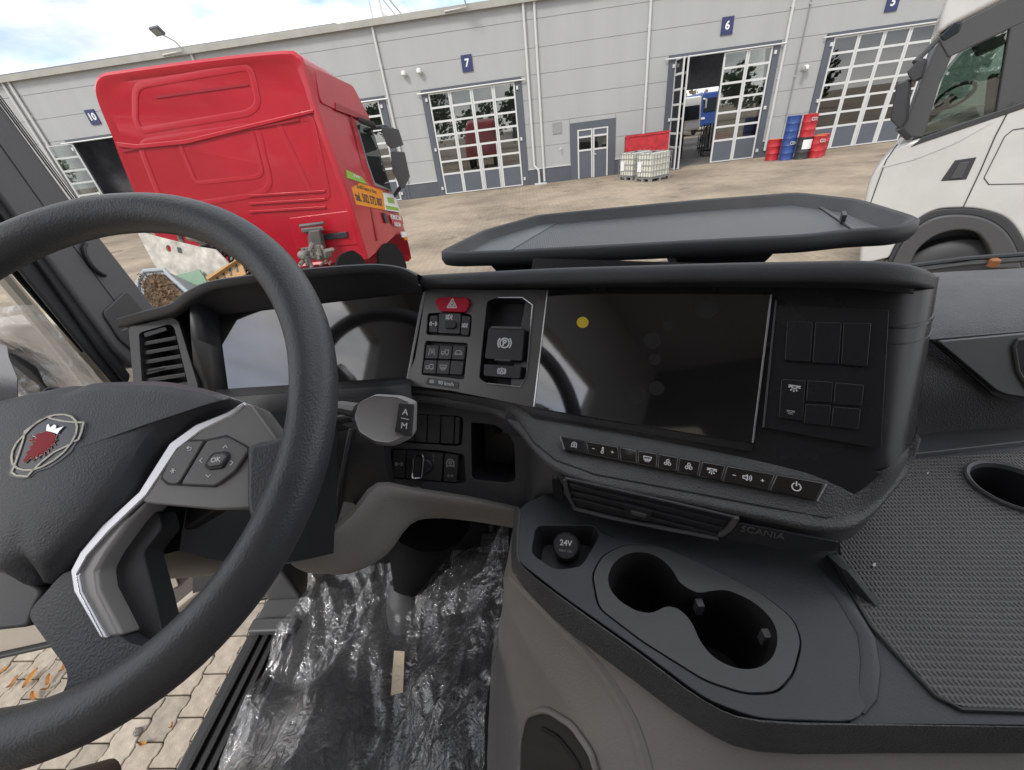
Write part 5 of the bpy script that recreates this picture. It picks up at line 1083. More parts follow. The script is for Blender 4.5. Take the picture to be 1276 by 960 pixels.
# ---------------- things in front of the wall
IBCW = mat('tank_white', (.68, .68, .6), .5, var=.08, varscale=3); IBCG = mat('cage_grey', (.27, .28, .28), .4, metal=.3)
def ibc(x, y, rot, lab):
    t_ = thing('tank_container', lab, 'liquid tank', (x, y, GZ), 'white caged liquid tanks by the small door')
    c, s = math.cos(rot), math.sin(rot); T = lambda a, b, z: A3(x + c * a - s * b, y + s * a + c * b, GZ + z)
    def bx(a0, b0, z0, a1, b1, z1): return MB().prism([T(a0, b0, z0), T(a1, b0, z0), T(a1, b1, z0), T(a0, b1, z0)], [T(a0, b0, z1), T(a1, b0, z1), T(a1, b1, z1), T(a0, b1, z1)])
    bx(-.56, -.46, .16, .56, .46, 1.12).mk('bottle', IBCW, t_, bevel=.06)
    pa = MB()
    for a in (-.6, -.06, .48):
        for b in (-.5, -.07, .36): q = bx(a, b, 0, a + .12, b + .14, .13); pa.add(q.v, q.f)
    q = bx(-.6, -.5, .125, .6, .5, .16); pa.add(q.v, q.f); pa.mk('pallet', IBCG, t_, flat=True)
    V, F = lathe(T(0, 0, 1.12), (0, 0, 1), [(.1, -.02), (.1, .04), (.08, .05)], 14); mk('cap', V, F, mat('cap_black', (.05, .05, .05), .5) if 'cap_black' not in MATS else MATS['cap_black'], t_)
    cg = MB()
    for z in (.2, .42, .66, .9, 1.1): cg.tube([T(-.59, -.49, z), T(.59, -.49, z), T(.59, .49, z), T(-.59, .49, z), T(-.59, -.49, z)], .012, 5)
    for k in range(8):
        a = -.59 + 1.18 * k / 7
        for b in (-.49, .49): cg.tube([T(a, b, .16), T(a, b, 1.13)], .012, 5)
    for k in range(1, 6):
        b = -.49 + .98 * k / 6
        for a in (-.59, .59): cg.tube([T(a, b, .16), T(a, b, 1.13)], .012, 5)
    for k in range(3): cg.tube([T(-.59, -.3 + .3 * k, 1.14), T(.59, -.3 + .3 * k, 1.14)], .014, 5)
    cg.mk('cage', IBCG, t_)
    fr = Frame(T(-.6, .2, .6), (-c, -s, 0)); slab('label_plate', fr, [(-.15, -.2), (.1, -.2), (.1, .2), (-.15, .2)], 0, .01, WHT, t_, flat=True)
ibc(5.85, 20.9, .5, 'white caged liquid tank nearer the yard in front of the red stillage')
ibc(5.35, 22.15, .5, 'white caged liquid tank tucked behind another beside the small door')
REDS = mat('stillage_red', (.50, .025, .035), .5, var=.45, varscale=5); BLUS = mat('drum_blue', (.03, .075, .27), .4, var=.2, varscale=4); BLKD = mat('drum_black', (.035, .037, .042), .5); 
sg_ = thing('stillage', 'red sheet metal stillage behind the white tanks', 'container', (6.1, 23.3, GZ))
a0, a1 = (5.1, 23.0), (7.1, 23.5)
MB().box((a0[0], a0[1], GZ + .9), (a1[0], a0[1] + .05, GZ + 1.75)).box((a0[0], a1[1], GZ + .9), (a1[0], a1[1] + .05, GZ + 1.75)).box((a0[0], a0[1] + .05, GZ + .9), (a0[0] + .05, a1[1], GZ + 1.75)).box((a1[0] - .05, a0[1] + .05, GZ + .9), (a1[0], a1[1], GZ + 1.75)).mk('tub', REDS, sg_, flat=True)
MB().box((a0[0] - .04, a0[1] - .04, GZ + 1.72), (a1[0] + .04, a0[1] + .06, GZ + 1.8)).box((a0[0] - .04, a0[1] - .04, GZ + .95), (a0[0] + .08, a0[1] + .0, GZ + 1.72)).mk('edge_rail', REDS, sg_, flat=True)
for k in range(4): box('leg', (a0[0] + (k % 2) * 1.85, a0[1] + (k // 2) * .42, GZ), (a0[0] + .12 + (k % 2) * 1.85, a0[1] + .1 + (k // 2) * .42, GZ + .9), REDS, sg_, flat=True)
ORG = mat('drum_lid_orange', (.6, .2, .03), .5)
def drum(x, y, z, m, lab, lid=None, label=False, mark=False):
    d_ = thing('oil_drum', lab, 'drum', (x, y, z), 'oil drums between gates 6 and 5')
    pr = [(.28, 0), (.295, .01), (.285, .03)]
    for zc in (.3, .6): pr += [(.285, zc - .03), (.3, zc), (.285, zc + .03)]
    pr += [(.285, .86), (.295, .88), (.28, .89), (.275, .87)]
    V, F = lathe((x, y, z), (0, 0, 1), pr, 24); mk('body', V, F, m, d_)
    if lid: V, F = lathe((x, y, z + .871), (0, 0, 1), [(.277, 0), (.277, .012)], 24); mk('lid', V, F, lid, d_)
    if label:
        ar = [(math.radians(a)) for a in range(230, 331, 10)]
        V = [(x + .302 * math.cos(a), y + .302 * math.sin(a), z + zz) for zz in (.42, .8) for a in ar]; k_ = len(ar)
        mk('paper_label', V, [[i, i + 1, k_ + i + 1, k_ + i] for i in range(k_ - 1)], WHT, d_)
    if mark:
        fr = Frame((x - .05, y - .31, z + .7), (0, -1, 0)); strokes('mark', fr, [circ(0, 0, .06, 8, 30, 330), circ(.1, 0, .05, 8)], .03, .004, WHT, d_)
drum(12.15, 22.9, GZ, REDS, 'single red drum standing left of the blue drums', ORG)
drum(12.55, 22.4, GZ, BLUS, 'lower blue drum of the blue stack', mark=True)
drum(12.55, 22.4, GZ + .89, BLUS, 'upper blue drum of the blue stack', label=False)
drum(13.05, 22.05, GZ, BLKD, 'black drum with white paper label under an upper red drum', label=True)
drum(13.1, 22.1, GZ + .89, REDS, 'red drum on top of the black labelled drum', mark=True)
drum(13.62, 21.95, GZ, REDS, 'red drum right of the black labelled drum', ORG, mark=True)
drum(14.1, 22.5, GZ, REDS, 'red drum at the far right of the drums by gate 5', ORG)
drum(13.45, 22.75, GZ, BLUS, 'blue drum half hidden behind the red drums')
# inside and beyond the hall
BUSW = mat('bus_white', (.75, .75, .74), .3); DGL = mat('dark_glass', (.02, .025, .03), .08)
def vehicle(name, lab, cat, x, y, w, h, l, m, cabh):
    v_ = thing(name, lab, cat, (x, y, GZ))
    MB().prism([(x - w / 2, y, GZ + .5), (x + w / 2, y, GZ + .5), (x + w / 2, y + l, GZ + .5), (x - w / 2, y + l, GZ + .5)], [(x - w / 2 + .08, y + .25, GZ + h), (x + w / 2 - .08, y + .25, GZ + h), (x + w / 2 - .08, y + l, GZ + h), (x - w / 2 + .08, y + l, GZ + h)]).mk('body', m, v_, bevel=.15, seg=3)
    fr = Frame((x, y + .1, GZ + cabh), (0, -1, .08)); slab('windscreen', fr, [(-w * .42, -.6), (w * .42, -.6), (w * .4, .65), (-w * .4, .65)], -.05, .03, DGL, v_, r=.1)
    for sx in (-1, 1):
        slab('headlight', fr, [(sx * w * .4 - .2, -1.3), (sx * w * .4 + .2, -1.3), (sx * w * .4 + .2, -1.1), (sx * w * .4 - .2, -1.1)], -.1, .02, WHT, v_)
        V, F = lathe((x + sx * (w / 2 - .1), y + 1.5, GZ + .5), (1, 0, 0), [(.3, -.14), (.5, -.12), (.5, .12), (.3, .14)], 20); mk('wheel', V, F, BLKD, v_)
        MB().tube([(x + sx * w / 2, y, GZ + h - .3), (x + sx * (w / 2 + .25), y - .2, GZ + h - .4), (x + sx * (w / 2 + .25), y - .2, GZ + h - 1.1)], .09, 8).mk('mirror', BLKD if m is not BUSW else BUSW, v_)
vehicle('coach', 'white coach parked beyond the open hall gate', 'coach', 17.3, 50, 2.5, 3.4, 9, BUSW, 2.0)
vehicle('lorry', 'blue lorry parked beyond the open hall gate beside the white coach', 'lorry', 21.6, 55, 2.5, 3.7, 6, BLUS, 2.5)
rnd = random.Random(8)
for i in range(6):
    x, y = 9.3 + i * .62, 28.5 + (i % 3) * 2.0; hgt = [1.3, 1.9, 1.1, 1.7, 1.5, 1.0][i]
    lab = ['dark tool rack nearest the open leaf of gate 6', 'tall dark tool rack inside gate 6', 'low dark tool rack inside gate 6', 'dark stand with pale rods inside gate 6', 'dark stand deep inside gate 6', 'low dark trolley deep inside gate 6'][i]
    k_ = thing('tool_rack', lab, 'rack', (x, y, GZ), 'dark racks inside the hall')
    MB().box((x - .3, y - .25, GZ + .1), (x + .3, y + .25, GZ + .2)).box((x - .3, y - .25, GZ + hgt * .6), (x + .3, y + .25, GZ + hgt * .66)).mk('shelf', DARKIN, k_, flat=True)
    for q in range(4): MB().tube([(x - .28 + .56 * (q % 2), y - .2 + .4 * (q // 2), GZ), (x - .28 + .56 * (q % 2), y - .2 + .4 * (q // 2), GZ + hgt)], .03, 6).mk('post', BLKD, k_)
    for q in range(5): MB().tube([(x - .25 + .12 * q, y - .26, GZ + .5), (x - .22 + .12 * q, y - .26, GZ + hgt - .1 * rnd.random())], .035, 6).mk('tool', [IBCG, BLKD, WHT][q % 3], k_)
ORM = mat('machine_orange', (.5, .11, .03), .5)
for x, z0, z1, m, lab, l in ((15.6, GZ + 1.0, GZ + 2.9, ORM, 'orange machine behind the panes of gate 5', 1.8), (17.2, GZ + .4, GZ + 2.2, REDS, 'red machine behind the panes of gate 5', 2.2), (11.7, GZ + .5, GZ + 1.2, REDS, 'red cabinet behind the closed leaves of gate 6', 1.2), (-2.8, GZ + .3, GZ + 1.6, mat('machine_yellow', (.45, .3, .03), .5), 'yellow machine behind the panes of gate 7', 2.4)):
    v_ = thing('machine', lab, 'machine', (x, WY + 2.6, GZ)); MB().box((x - l / 2, WY + 2, z0), (x + l / 2, WY + 3.4, z1)).mk('body', m, v_, bevel=.08)
    MB().box((x - l / 2 + .1, WY + 2.1, GZ), (x + l / 2 - .1, WY + 3.3, z0)).mk('base', BLKD, v_, flat=True); box('window', (x - l * .2, WY + 1.96, z0 + .5), (x + l * .3, WY + 2.0, z1 - .15), DGL, v_, flat=True)
# trees and lorries behind the eye: seen in the gate panes and displays only
LFM = mat('leaf_green', (.055, .09, .03), .7, var=.4, varscale=1.5)
bm = bmesh.new(); rr = random.Random(5)
def leaves(cx, cy, cz, R, n, s, mb):
    for k in range(n):
        d_ = Vector((rr.gauss(0, 1), rr.gauss(0, 1), rr.gauss(0, 1))).normalized() * R * rr.random() ** .4
        p = Vector((cx, cy, cz)) + Vector((d_.x, d_.y, d_.z * .9)); a = Vector((rr.gauss(0, 1), rr.gauss(0, 1), rr.gauss(0, 1))).normalized(); b = a.orthogonal().normalized(); c_ = a.cross(b)
        mb.add([p + b * s, p + c_ * s * .6, p - b * s, p - c_ * s * .6], [(0, 1, 2, 3)])
mb = MB()
for i in range(14):
    x = -42 + i * 7 + rr.uniform(-2, 2); h_ = rr.uniform(5, 8)
    for k in range(5): leaves(x + rr.uniform(-2.5, 2.5), -32 + rr.uniform(-2, 2), GZ + h_ * (.45 + .14 * k), 2.1, 110, .45, mb)
tag(mb.mk('treeline', LFM, flat=True, loc=(0, -32, GZ)), 'row of leafy trees across the yard behind the cab', kind='stuff')
mb = MB()
for i in range(12): leaves(8 + i * 2.4, 75, GZ + 1.5 + rr.random() * 2, 2.0, 60, .45, mb)
tag(mb.mk('hedge_row', mat('autumn_brown', (.16, .13, .06), .8, var=.5, varscale=1), flat=True, loc=(15, 75, GZ)), 'brownish tree belt far beyond the hall', kind='stuff')
vehicle('parked_lorry', 'blue lorry across the yard mirrored in the gate panes', 'lorry', 6, -26, 2.5, 3.8, -6, BLUS, 2.4)
# ---------------- red lorry
RED = mat('lorry_red', (.45, .010, .026), .36, coat=.35, spec=.5, var=.14, varscale=1.6, rvar=.06); REDK = mat('lorry_red_groove', (.30, .01, .02), .4)
RY = 5.6
rl = thing('red_lorry', 'red lorry cab seen from behind with worn high roof and orange sticker', 'lorry', (-3.6, 6.7, GZ))
# rear outline read at y = RY, side outline read at x = -2.3
rear_ = [(-5.05, -1.3), (-5.08, -.59), (-5.0, 0.1), (-4.92, .49), (-4.88, .75), (-4.82, .92), (-4.68, 1.02), (-4.4, 1.03), (-3.4, 1.02), (-2.52, .99), (-2.36, .94), (-2.32, .85), (-2.32, .49), (-2.27, -.3), (-2.26, -1.3)]
rear = [tuple(p) for p in cr1(np.array(rear_), 3)]
def sect(y, sx, zt, zb=-1.3, dz=0):
    out = []; cx = -3.62
    for x, z in rear:
        t_ = (z + 1.3) / 2.33
        out.append(A3(cx + (x - cx) * sx, y, zb + t_ * (zt - zb)))
    return out
secs = [sect(5.628, .93, .93, -1.27), sect(5.606, .955, .965), sect(5.60, .985, 1.0), sect(5.63, 1.0, 1.03), sect(5.9, 1.0, 1.0), sect(6.3, 1.0, .95), sect(6.75, .995, .84), sect(7.0, .99, .76), sect(7.18, .985, .55), sect(7.36, .98, .33, -1.35), sect(7.62, .98, -.30, -1.4), sect(7.8, .975, -.95, -1.6), sect(7.88, .95, -1.25, -1.9), sect(7.86, .9, -1.5, -1.95)]
V = np.array(secs); a, b = V.shape[:2]; V = V.reshape(-1, 3)
F = [[i * b + j, i * b + (j + 1), (i + 1) * b + j + 1, (i + 1) * b + j] for i in range(a - 1) for j in range(b - 1)] + [list(range(b)), [(a - 1) * b + j for j in range(b)]] + [[i * b, (i + 1) * b, (i + 1) * b + b - 1, i * b + b - 1] for i in range(a - 1)]
cab = mk('cab_shell', V, F, RED, rl, ang=32)
FRR = Frame((-3.6, 5.622, 0), (0, -1, 0)); R_ = lambda L_, h=0: FRR.poly(L_, h)
# rear wall relief: shelf edge, raised panels, slit, ribs
pxslab('shelf_edge', FRR, [(144, 177), (170, 180), (230, 174), (390, 136), (391, 141), (232, 180), (168, 186), (146, 183)], -.01, .022, RED, rl, bevel=.009)
pxslab('shelf_shadow_gap', FRR, [(152, 187), (372, 148), (373, 151), (153, 190)], -.01, .012, REDK, rl)
def emboss(nm, q, r_, rad, proud=.006):
    P_ = rounded(FRR.poly(q), rad, 5); MB().tube([FRR.P(a, b, -.001) for a, b in P_], r_ * 1.1, 10, closed=True, flat=.05, up=(0, -1, 0)).mk(nm, RED, rl)
emboss('upper_emboss', [(168, 107), (312, 82), (322, 130), (310, 141), (176, 163), (168, 150)], .03, .12)
pxslab('vent_slit', FRR, [(192, 120), (308, 104), (310, 107), (194, 123)], .0, .004, REDK, rl, r=.01)
emboss('wide_emboss', [(172, 178), (320, 156), (338, 232), (320, 243), (245, 254), (200, 250)], .03, .14)
emboss('inner_emboss', [(222, 176), (314, 162), (327, 216), (318, 221), (246, 228), (241, 222)], .022, .08)
pxslab('panel_top_gap', FRR, [(226, 174), (310, 162), (310, 164), (227, 176)], .0, .006, REDK, rl)
emboss('side_emboss', [(345, 152), (388, 146), (410, 246), (392, 250)], .028, .08)
for y in (243, 253, 263): pxslab('low_rib', FRR, [(310, y), (405, y - 6), (406, y - 3), (311, y + 3)], 0, .014, RED, rl, bevel=.004)
pxslab('slot', FRR, [(402, 293), (432, 289), (433, 296), (403, 300)], .0, .03, BLKD, rl, bevel=.006)
pxslab('lower_beam', FRR, [(360, 272), (440, 262), (448, 305), (370, 312)], -.05, .004, RED, rl, bevel=.01)
# side: window, sticker, handle, arch
FRS = Frame((-2.292, 6.7, 0), (1, 0, .034), right=(0, 1, 0)); 
pxslab('side_collar', FRS, [(392, 84), (440, 107), (462, 150), (418, 136), (400, 128)], -.02, .006, RED, rl, r=.08, bevel=.006)
pxslab('collar_gap', FRS, [(418, 128), (460, 147), (462, 153), (419, 137)], 0, .016, REDK, rl)
pxslab('side_window', FRS, [(446, 155), (462, 160), (487, 236), (468, 228), (460, 205)], -.01, .012, glassmat('lorry_glass', (.25, .32, .30)), rl, r=.03)
pxslab('window_back', FRS, [(445, 153), (463, 158), (489, 239), (467, 231), (458, 205)], -.02, -.002 + .006, mat('cab_inside_grey', (.22, .26, .25), .6), rl)
pxslab('door_seam', FRS, [(437, 142), (438, 142), (472, 300), (470, 300)], 0, .008, REDK, rl)
gs_ = mat('sticker_green', (.25, .45, .06), .5); os_ = mat('sticker_orange', (.75, .27, .01), .5)
pxslab('green_sticker', FRS, [(432, 212), (451, 221), (458, 230), (433, 222)], -.01, .024, gs_, rl)
so_ = pxslab('orange_sticker', FRS, [(435, 223), (477, 238), (480, 262), (444, 255)], .0, .010, os_, rl)
pxslab('white_sticker', FRS, [(477, 240), (492, 243), (499, 265), (480, 262)], .0, .010, WHT, rl)
pxslab('green_text_band', FRS, [(480, 256), (496, 259), (498, 263), (482, 261)], .01, .012, gs_, rl)
pxslab('green_text_band', FRS, [(482, 246), (490, 247), (492, 254), (484, 253)], .01, .012, gs_, rl)
c_ = FRS.ab(461, 249.5, .011); d0, d1 = A3(*FRS.ab(444, 248)), A3(*FRS.ab(477, 256)); ft = Frame(FRS.P(*c_, .011), FRS.n, right=FRS.P(*d1) - FRS.P(*d0))
text('lettering', 'tel. 502 572 807', ft, 0, 0, .155, .002, BLKD, so_, bold=.004); text('lettering', '26-600 Radom ul. Bema', ft, -.02, .14, .075, .002, BLKD, so_)
c_ = FRS.ab(443, 220, .011); ft2 = Frame(FRS.P(*c_, .025), FRS.n, right=ft.u); text('lettering', 'www.', ft2, 0, 0, .1, .002, WHT, so_)
c_ = FRS.ab(494, 274, .01); ft3 = Frame(FRS.P(*c_, .01), FRS.n, right=ft.u); wl = pxslab('name_plate', FRS, [(486, 268), (501, 270), (503, 280), (489, 279)], .0, .006, RED, rl)
text('lettering', 'POMOC 24H', ft3, 0, .03, .1, .004, WHT, wl, bold=.004); text('lettering', 'RADOM', ft3, 0, -.08, .09, .004, WHT, wl, bold=.003)
pxslab('door_handle', FRS, [(477, 265), (481, 266), (485, 278), (481, 278)], 0, .02, BLKD, rl, bevel=.005)
pxslab('lamp_strip', FRS, [(500, 289), (506, 289), (508, 296), (502, 296)], 0, .02, WHT, rl); pxslab('marker', FRS, [(504, 295), (508, 295), (509, 299), (505, 299)], 0, .02, os_, rl)
ARCH = mat('arch_black', (.010, .010, .011), .9, spec=.2)
pxslab('wheel_arch', FRS, [(472, 330), (472, 312), (480, 303), (492, 304), (502, 316), (508, 335)], -.02, .010, ARCH, rl, r=.1)
pxslab('rear_arch', FRS, [(418, 335), (424, 318), (440, 311), (454, 322), (456, 340)], -.02, .012, ARCH, rl, r=.1)
for sx in (-2.55, -4.75):
    V, F = lathe((sx, 6.85, GZ + .52), (1, 0, 0), [(.2, -.15), (.42, -.15), (.52, -.1), (.52, .12), (.42, .16), (.2, .12)], 28); mk('wheel', V, F, BLKD, rl)
    V, F = lathe((sx, 5.0, GZ + .52), (1, 0, 0), [(.2, -.25), (.42, -.25), (.52, -.2), (.52, .2), (.42, .26), (.2, .2)], 28); mk('wheel', V, F, BLKD, rl)
def mirror(q, h0, h1, yb):
    V = [onx(x, y, -2.06) for x, y in q]; W_ = [p + A3(.02, .16, 0) for p in V]; MB().prism(V, W_).mk('mirror', BLKD, rl, bevel=.02)
mirror([(474, 158), (492, 161), (499, 182), (487, 186), (481, 180)], 0, 0, 0); mirror([(486, 189), (500, 190), (507, 222), (500, 236), (489, 215)], 0, 0, 0)
MB().tube([onx(462, 160, -2.3), onx(480, 158, -2.12), onx(490, 162, -2.1)], .03, 8).mk('mirror_arm', BLKD, rl); MB().tube([onx(500, 232, -2.1), onx(490, 246, -2.28)], .03, 8).mk('mirror_arm', BLKD, rl)
MB().prism([onx(446, 149, -2.3), onx(468, 157, -2.15), onx(470, 163, -2.15), onx(448, 154, -2.3)], [onx(446, 149, -2.28) + A3(0, 0, .04), onx(468, 157, -2.13) + A3(0, 0, .05), onx(470, 163, -2.13) + A3(0, 0, .05), onx(448, 154, -2.28) + A3(0, 0, .04)]).mk('visor', BLKD, rl, bevel=.01)
# chassis and gear behind the cab
CHS = mat('chassis_dark', (.13, .125, .12), .6, var=.4, varscale=6); DIRT = mat('dirty_metal', (.2, .185, .165), .6, var=.4, varscale=9)
for x in (-3.95, -3.1): box('chassis_rail', (x - .06, 2.8, GZ + .75), (x + .06, 6.2, GZ + 1.05), CHS, rl, bevel=.01)
for y in (3.2, 4.1, 5.1): box('cross_member', (-3.9, y, GZ + .78), (-3.14, y + .12, GZ + 1.0), CHS, rl, bevel=.01)
box('deck_plate', (-4.75, 3.9, GZ + 1.25), (-2.5, 5.5, GZ + 1.3), CHS, rl, bevel=.01)
MB().prism([ony(374, 285, 5.45), ony(402, 282, 5.45), ony(405, 288, 5.45), ony(377, 291, 5.45)], [ony(374, 285, 5.58), ony(402, 282, 5.58), ony(405, 288, 5.58), ony(377, 291, 5.58)]).mk('cab_mount', CHS, rl, bevel=.02)
MB().prism([ony(385, 288, 5.4), ony(398, 286, 5.4), ony(402, 312, 5.4), ony(388, 315, 5.4)], [ony(382, 288, 5.58), ony(402, 286, 5.58), ony(408, 316, 5.58), ony(386, 320, 5.58)]).mk('lock_bracket', CHS, rl, bevel=.02)
for y in (278,): MB().tube([ony(374, y + 4, 5.5), ony(404, y, 5.5)], .022, 8).mk('mount_bar', CHS, rl)
MB().tube([ony(222, 286, 5.4), ony(226, 300, 5.4), ony(236, 320, 5.2)], .035, 8).mk('bracket_bar', CHS, rl)
for k, (x0, y0, x1, y1) in enumerate(((232, 286, 258, 292), (236, 296, 262, 300), (248, 300, 280, 306))): MB().tube([ony(x0, y0, 5.2), ony(x1, y1, 5.1)], .045, 8).mk('pipe', DIRT, rl)
def coil(lab, p0, p1, R, turns, r, m):
    P = []; p0, p1 = A3(*p0), A3(*p1); ax = nrm(p1 - p0); u = nrm(np.cross(ax, (0, 0, 1))); w = np.cross(ax, u); N = turns * 14
    for k in range(N + 1):
        a = 2 * math.pi * turns * k / N; P.append(p0 + (p1 - p0) * k / N + R * (math.cos(a) * u + math.sin(a) * w) + A3(0, 0, -.12 * math.sin(math.pi * k / N)))
    c_ = thing('coiled_hose', lab, 'hose', (p0 + p1) / 2, 'coiled air hoses behind the red cab'); MB().tube(P, r, 6).mk('coil', m, c_); return c_
HOB = mat('hose_black', (.02, .02, .022), .4); HOR = mat('hose_red', (.25, .02, .03), .4)
coil('red coiled air hose highest behind the red cab', ony(255, 288, 5.2), ony(310, 308, 5.2), .10, 9, .016, HOR)
coil('black coiled air hose under the red coil', ony(262, 302, 5.0), ony(330, 322, 5.0), .11, 8, .02, HOB)
coil('black coiled hose nearest the cardboard box', ony(285, 318, 4.8), ony(325, 338, 4.8), .12, 6, .022, HOB)
coil('black coiled hose hanging at the pale engine parts', ony(255, 298, 4.9), ony(268, 325, 4.9), .10, 5, .02, HOB)
pl_ = MB()
for k in range(120):
    x, y = rr.uniform(240, 330), rr.uniform(286, 345)
    if y < 286 + max(0, 290 - x) * .5: continue; p = ony(x, y, rr.uniform(4.6, 5.1)); s = rr.uniform(.015, .05)
    a = A3(rr.gauss(0, 1), rr.gauss(0, 1), rr.gauss(0, 1)); pl_.add(*tube([p - nrm(a) * s * 1.5, p + nrm(a) * s * 1.5], s * .6, 6))
pl_ = pl_.mk('scrap_heap', DIRT, loc=ony(285, 320, 4.9)); tag(pl_, 'heap of pale dirty metal fittings behind the red cab', kind='stuff')
tk = thing('scrap_part', 'small dirty ribbed metal part among fittings below the red lorry bracket', 'scrap part', ony(398, 316, 5.0))
V, F = lathe(ony(392, 318, 5.0), A3(1, .1, -.1), [(.02, -.2), (.05, -.18), (.07, -.1), (.055, -.03), (.065, .04), (.05, .1), (.06, .15), (.02, .2)], 16); mk('tank_body', V, F, DIRT, tk)
q_ = MB()
for k in range(16):
    p = ony(rr.uniform(376, 412), rr.uniform(308, 328), 4.95); a = A3(rr.gauss(0, 1), rr.gauss(0, 1), rr.gauss(0, 1)); q_.add(*tube([p - nrm(a) * .06, p + nrm(a) * .06], rr.uniform(.012, .03), 6))
q_ = q_.mk('fitting', DIRT, tk); q_['kind'] = 'stuff'
CRM = mat('stained_white_board', (.52, .49, .44), .6, var=.5, varscale=7)
FWB = Frame(ony(235, 320, 4.55), (-.15, -1, .35))
wb = thing('white_board', 'stained white sheet with a red hole leaning behind the red lorry', 'board', FWB.O)
plate('sheet', FWB, FWB.poly([(170, 288), (200, 296), (245, 307), (268, 311), (292, 336), (292, 352), (240, 368), (212, 350), (192, 330)]), [[(FWB.ab(210, 310)[0] + .035 * math.cos(a), FWB.ab(210, 310)[1] + .04 * math.sin(a)) for a in np.linspace(0, 6.283, 13)[:-1]]], 0, .02, CRM, wb)
pxslab('dark_slot', FWB, [(220, 308), (225, 309), (227, 316), (222, 315)], 0, .004, BLKD, wb)
FGB = Frame(ony(235, 352, 4.35), (0, -.8, .6)); gb = thing('green_board', 'flat green board resting below the white sheet', 'board', FGB.O)
pxslab('sheet', FGB, [(212, 345), (248, 336), (258, 352), (250, 372), (222, 374)], -.02, 0, mat('green_paint_board', (.16, .27, .18), .6, var=.15, varscale=6), gb)
CBX = mat('cardboard', (.46, .27, .12), .75, var=.15, varscale=8)
FCB = Frame(ony(282, 338, 4.4), (.1, -.8, .6)); cbx = thing('cardboard_box', 'opened brown cardboard box beside the green board', 'box', FCB.O)
pxslab('side', FCB, [(258, 348), (298, 321), (306, 342), (262, 362)], -.02, 0, CBX, cbx); pxslab('flap', FCB, [(258, 349), (298, 322), (292, 325), (256, 345)], 0, .06, CBX, cbx); pxslab('back_side', FCB, [(264, 340), (300, 318), (306, 330), (270, 352)], -.3, -.28, CBX, cbx)
for k in range(4): strokes('print', FCB, [[FCB.ab(272 + k * 8, 352 - k * 4.5, .001), FCB.ab(270 + k * 8, 341 - k * 4.5, .001)]], .02, .002, BLKD, cbx)
lbn = thing('litter_bin', 'grey tub filled with brown leaf litter beyond the windscreen pillar', 'bin', ony(195, 365, 3.9))
pC = ony(198, 360, 3.9); tub = [(172, 352), (180, 338), (205, 336), (212, 345), (238, 368), (222, 390), (172, 396)]
FTB = Frame(pC, (-.1, -.7, .7)); MB().prism([FTB.P(*FTB.ab(x, y), -.4) for x, y in tub], [FTB.P(*FTB.ab(x, y), 0) for x, y in tub]).mk('tub', mat('tub_grey', (.22, .25, .27), .5), lbn, bevel=.03)
pxslab('litter', FTB, [(178, 352), (184, 342), (203, 341), (209, 348), (232, 370), (220, 386), (180, 392)], .0, .03, mat('leaf_litter', (.16, .11, .07), .9, bump=('noise', 25, 1.0, .06), var=.7, varscale=22), lbn, r=.03, bevel=.01)
MB().tube([FTB.P(*FTB.ab(x, y, .01), .01) for x, y in tub] , .022, 8, closed=True).mk('rim', mat('tub_rim', (.3, .34, .36), .5), lbn)
lm = MB()
for k in range(700):
    x, y = rr.uniform(180, 226), rr.uniform(344, 390); a, b = FTB.ab(x, y)
    if (x - 178) < (y - 338) * 1.25 + 22: p = FTB.P(a, b, rr.uniform(.03, .07)); u = nrm(A3(rr.gauss(0, 1), rr.gauss(0, 1), rr.gauss(0, 1))); w = nrm(np.cross(u, (.3, .2, 1))); s = rr.uniform(.008, .024); lm.add([p + u * s, p + w * s * .5, p - u * s, p - w * s * .5], [(0, 1, 2, 3)])
q_ = lm.mk('leaf_pile', LEAF if False else mat('litter_leaf', (.2, .12, .06), .8, var=.6, varscale=9), lbn, flat=True); q_['kind'] = 'stuff'

# ---------------- white lorry
WP = mat('lorry_white', (.53, .53, .525), .22, coat=.5, rvar=.05, varscale=1.5, var=.12); WD = mat('lorry_dark_plastic', (.06, .062, .066), .5, bump=('noise', 200, .2, .002)); LG = glassmat('cab_glass', (.62, .70, .67), ior=2.0)
wl_ = thing('white_lorry', 'white lorry cab with dark fender and door handle, facing left', 'lorry', (5.4, 6.7, GZ))
WA = math.radians(28); FWL = Frame((5.68, 6.02, -1.08), (-math.sin(WA), -math.cos(WA), 0))
X_ = lambda *L_: [FWL.ab(x, y) for x, y in L_]
DEP = 2.4
def wslab(nm, L_, y0, y1, m, sk=0, **k): return MB().prism([FWL.P(a + sk, b, -y1) for a, b in L_], [FWL.P(a, b, -y0) for a, b in L_]).mk(nm, m, wl_, **k)
sill_ = X_((1134, 184), (1150, 172), (1276, 128), (1360, 100))
front = cr1(np.array(X_((1076, 275), (1079, 250), (1083, 232), (1090, 215), (1105, 195), (1120, 183))), 3).tolist()
sm = lambda L_: [tuple(p) for p in cr1(np.array(L_), 4)]
arch = sm(X_((1360, 330), (1284, 330), (1276, 302), (1255, 274), (1222, 262), (1190, 260), (1165, 263), (1142, 276), (1120, 300), (1108, 322)))
body = front + [sill_[1], sill_[2], sill_[3]] + arch + X_((1072, 330))
wslab('cab_side', body, 0, .14, WP, bevel=.035, seg=3); wslab('cab_side', [(a + .5, b) for a, b in body], DEP - .1, DEP, WP, bevel=.02)
fr0 = front + [(front[-1][0] + .15, front[-1][1] - .02), (front[0][0] + .15, front[0][1])]
wslab('front_panel', fr0, .13, DEP - .2, WP, sk=.45, bevel=.03)
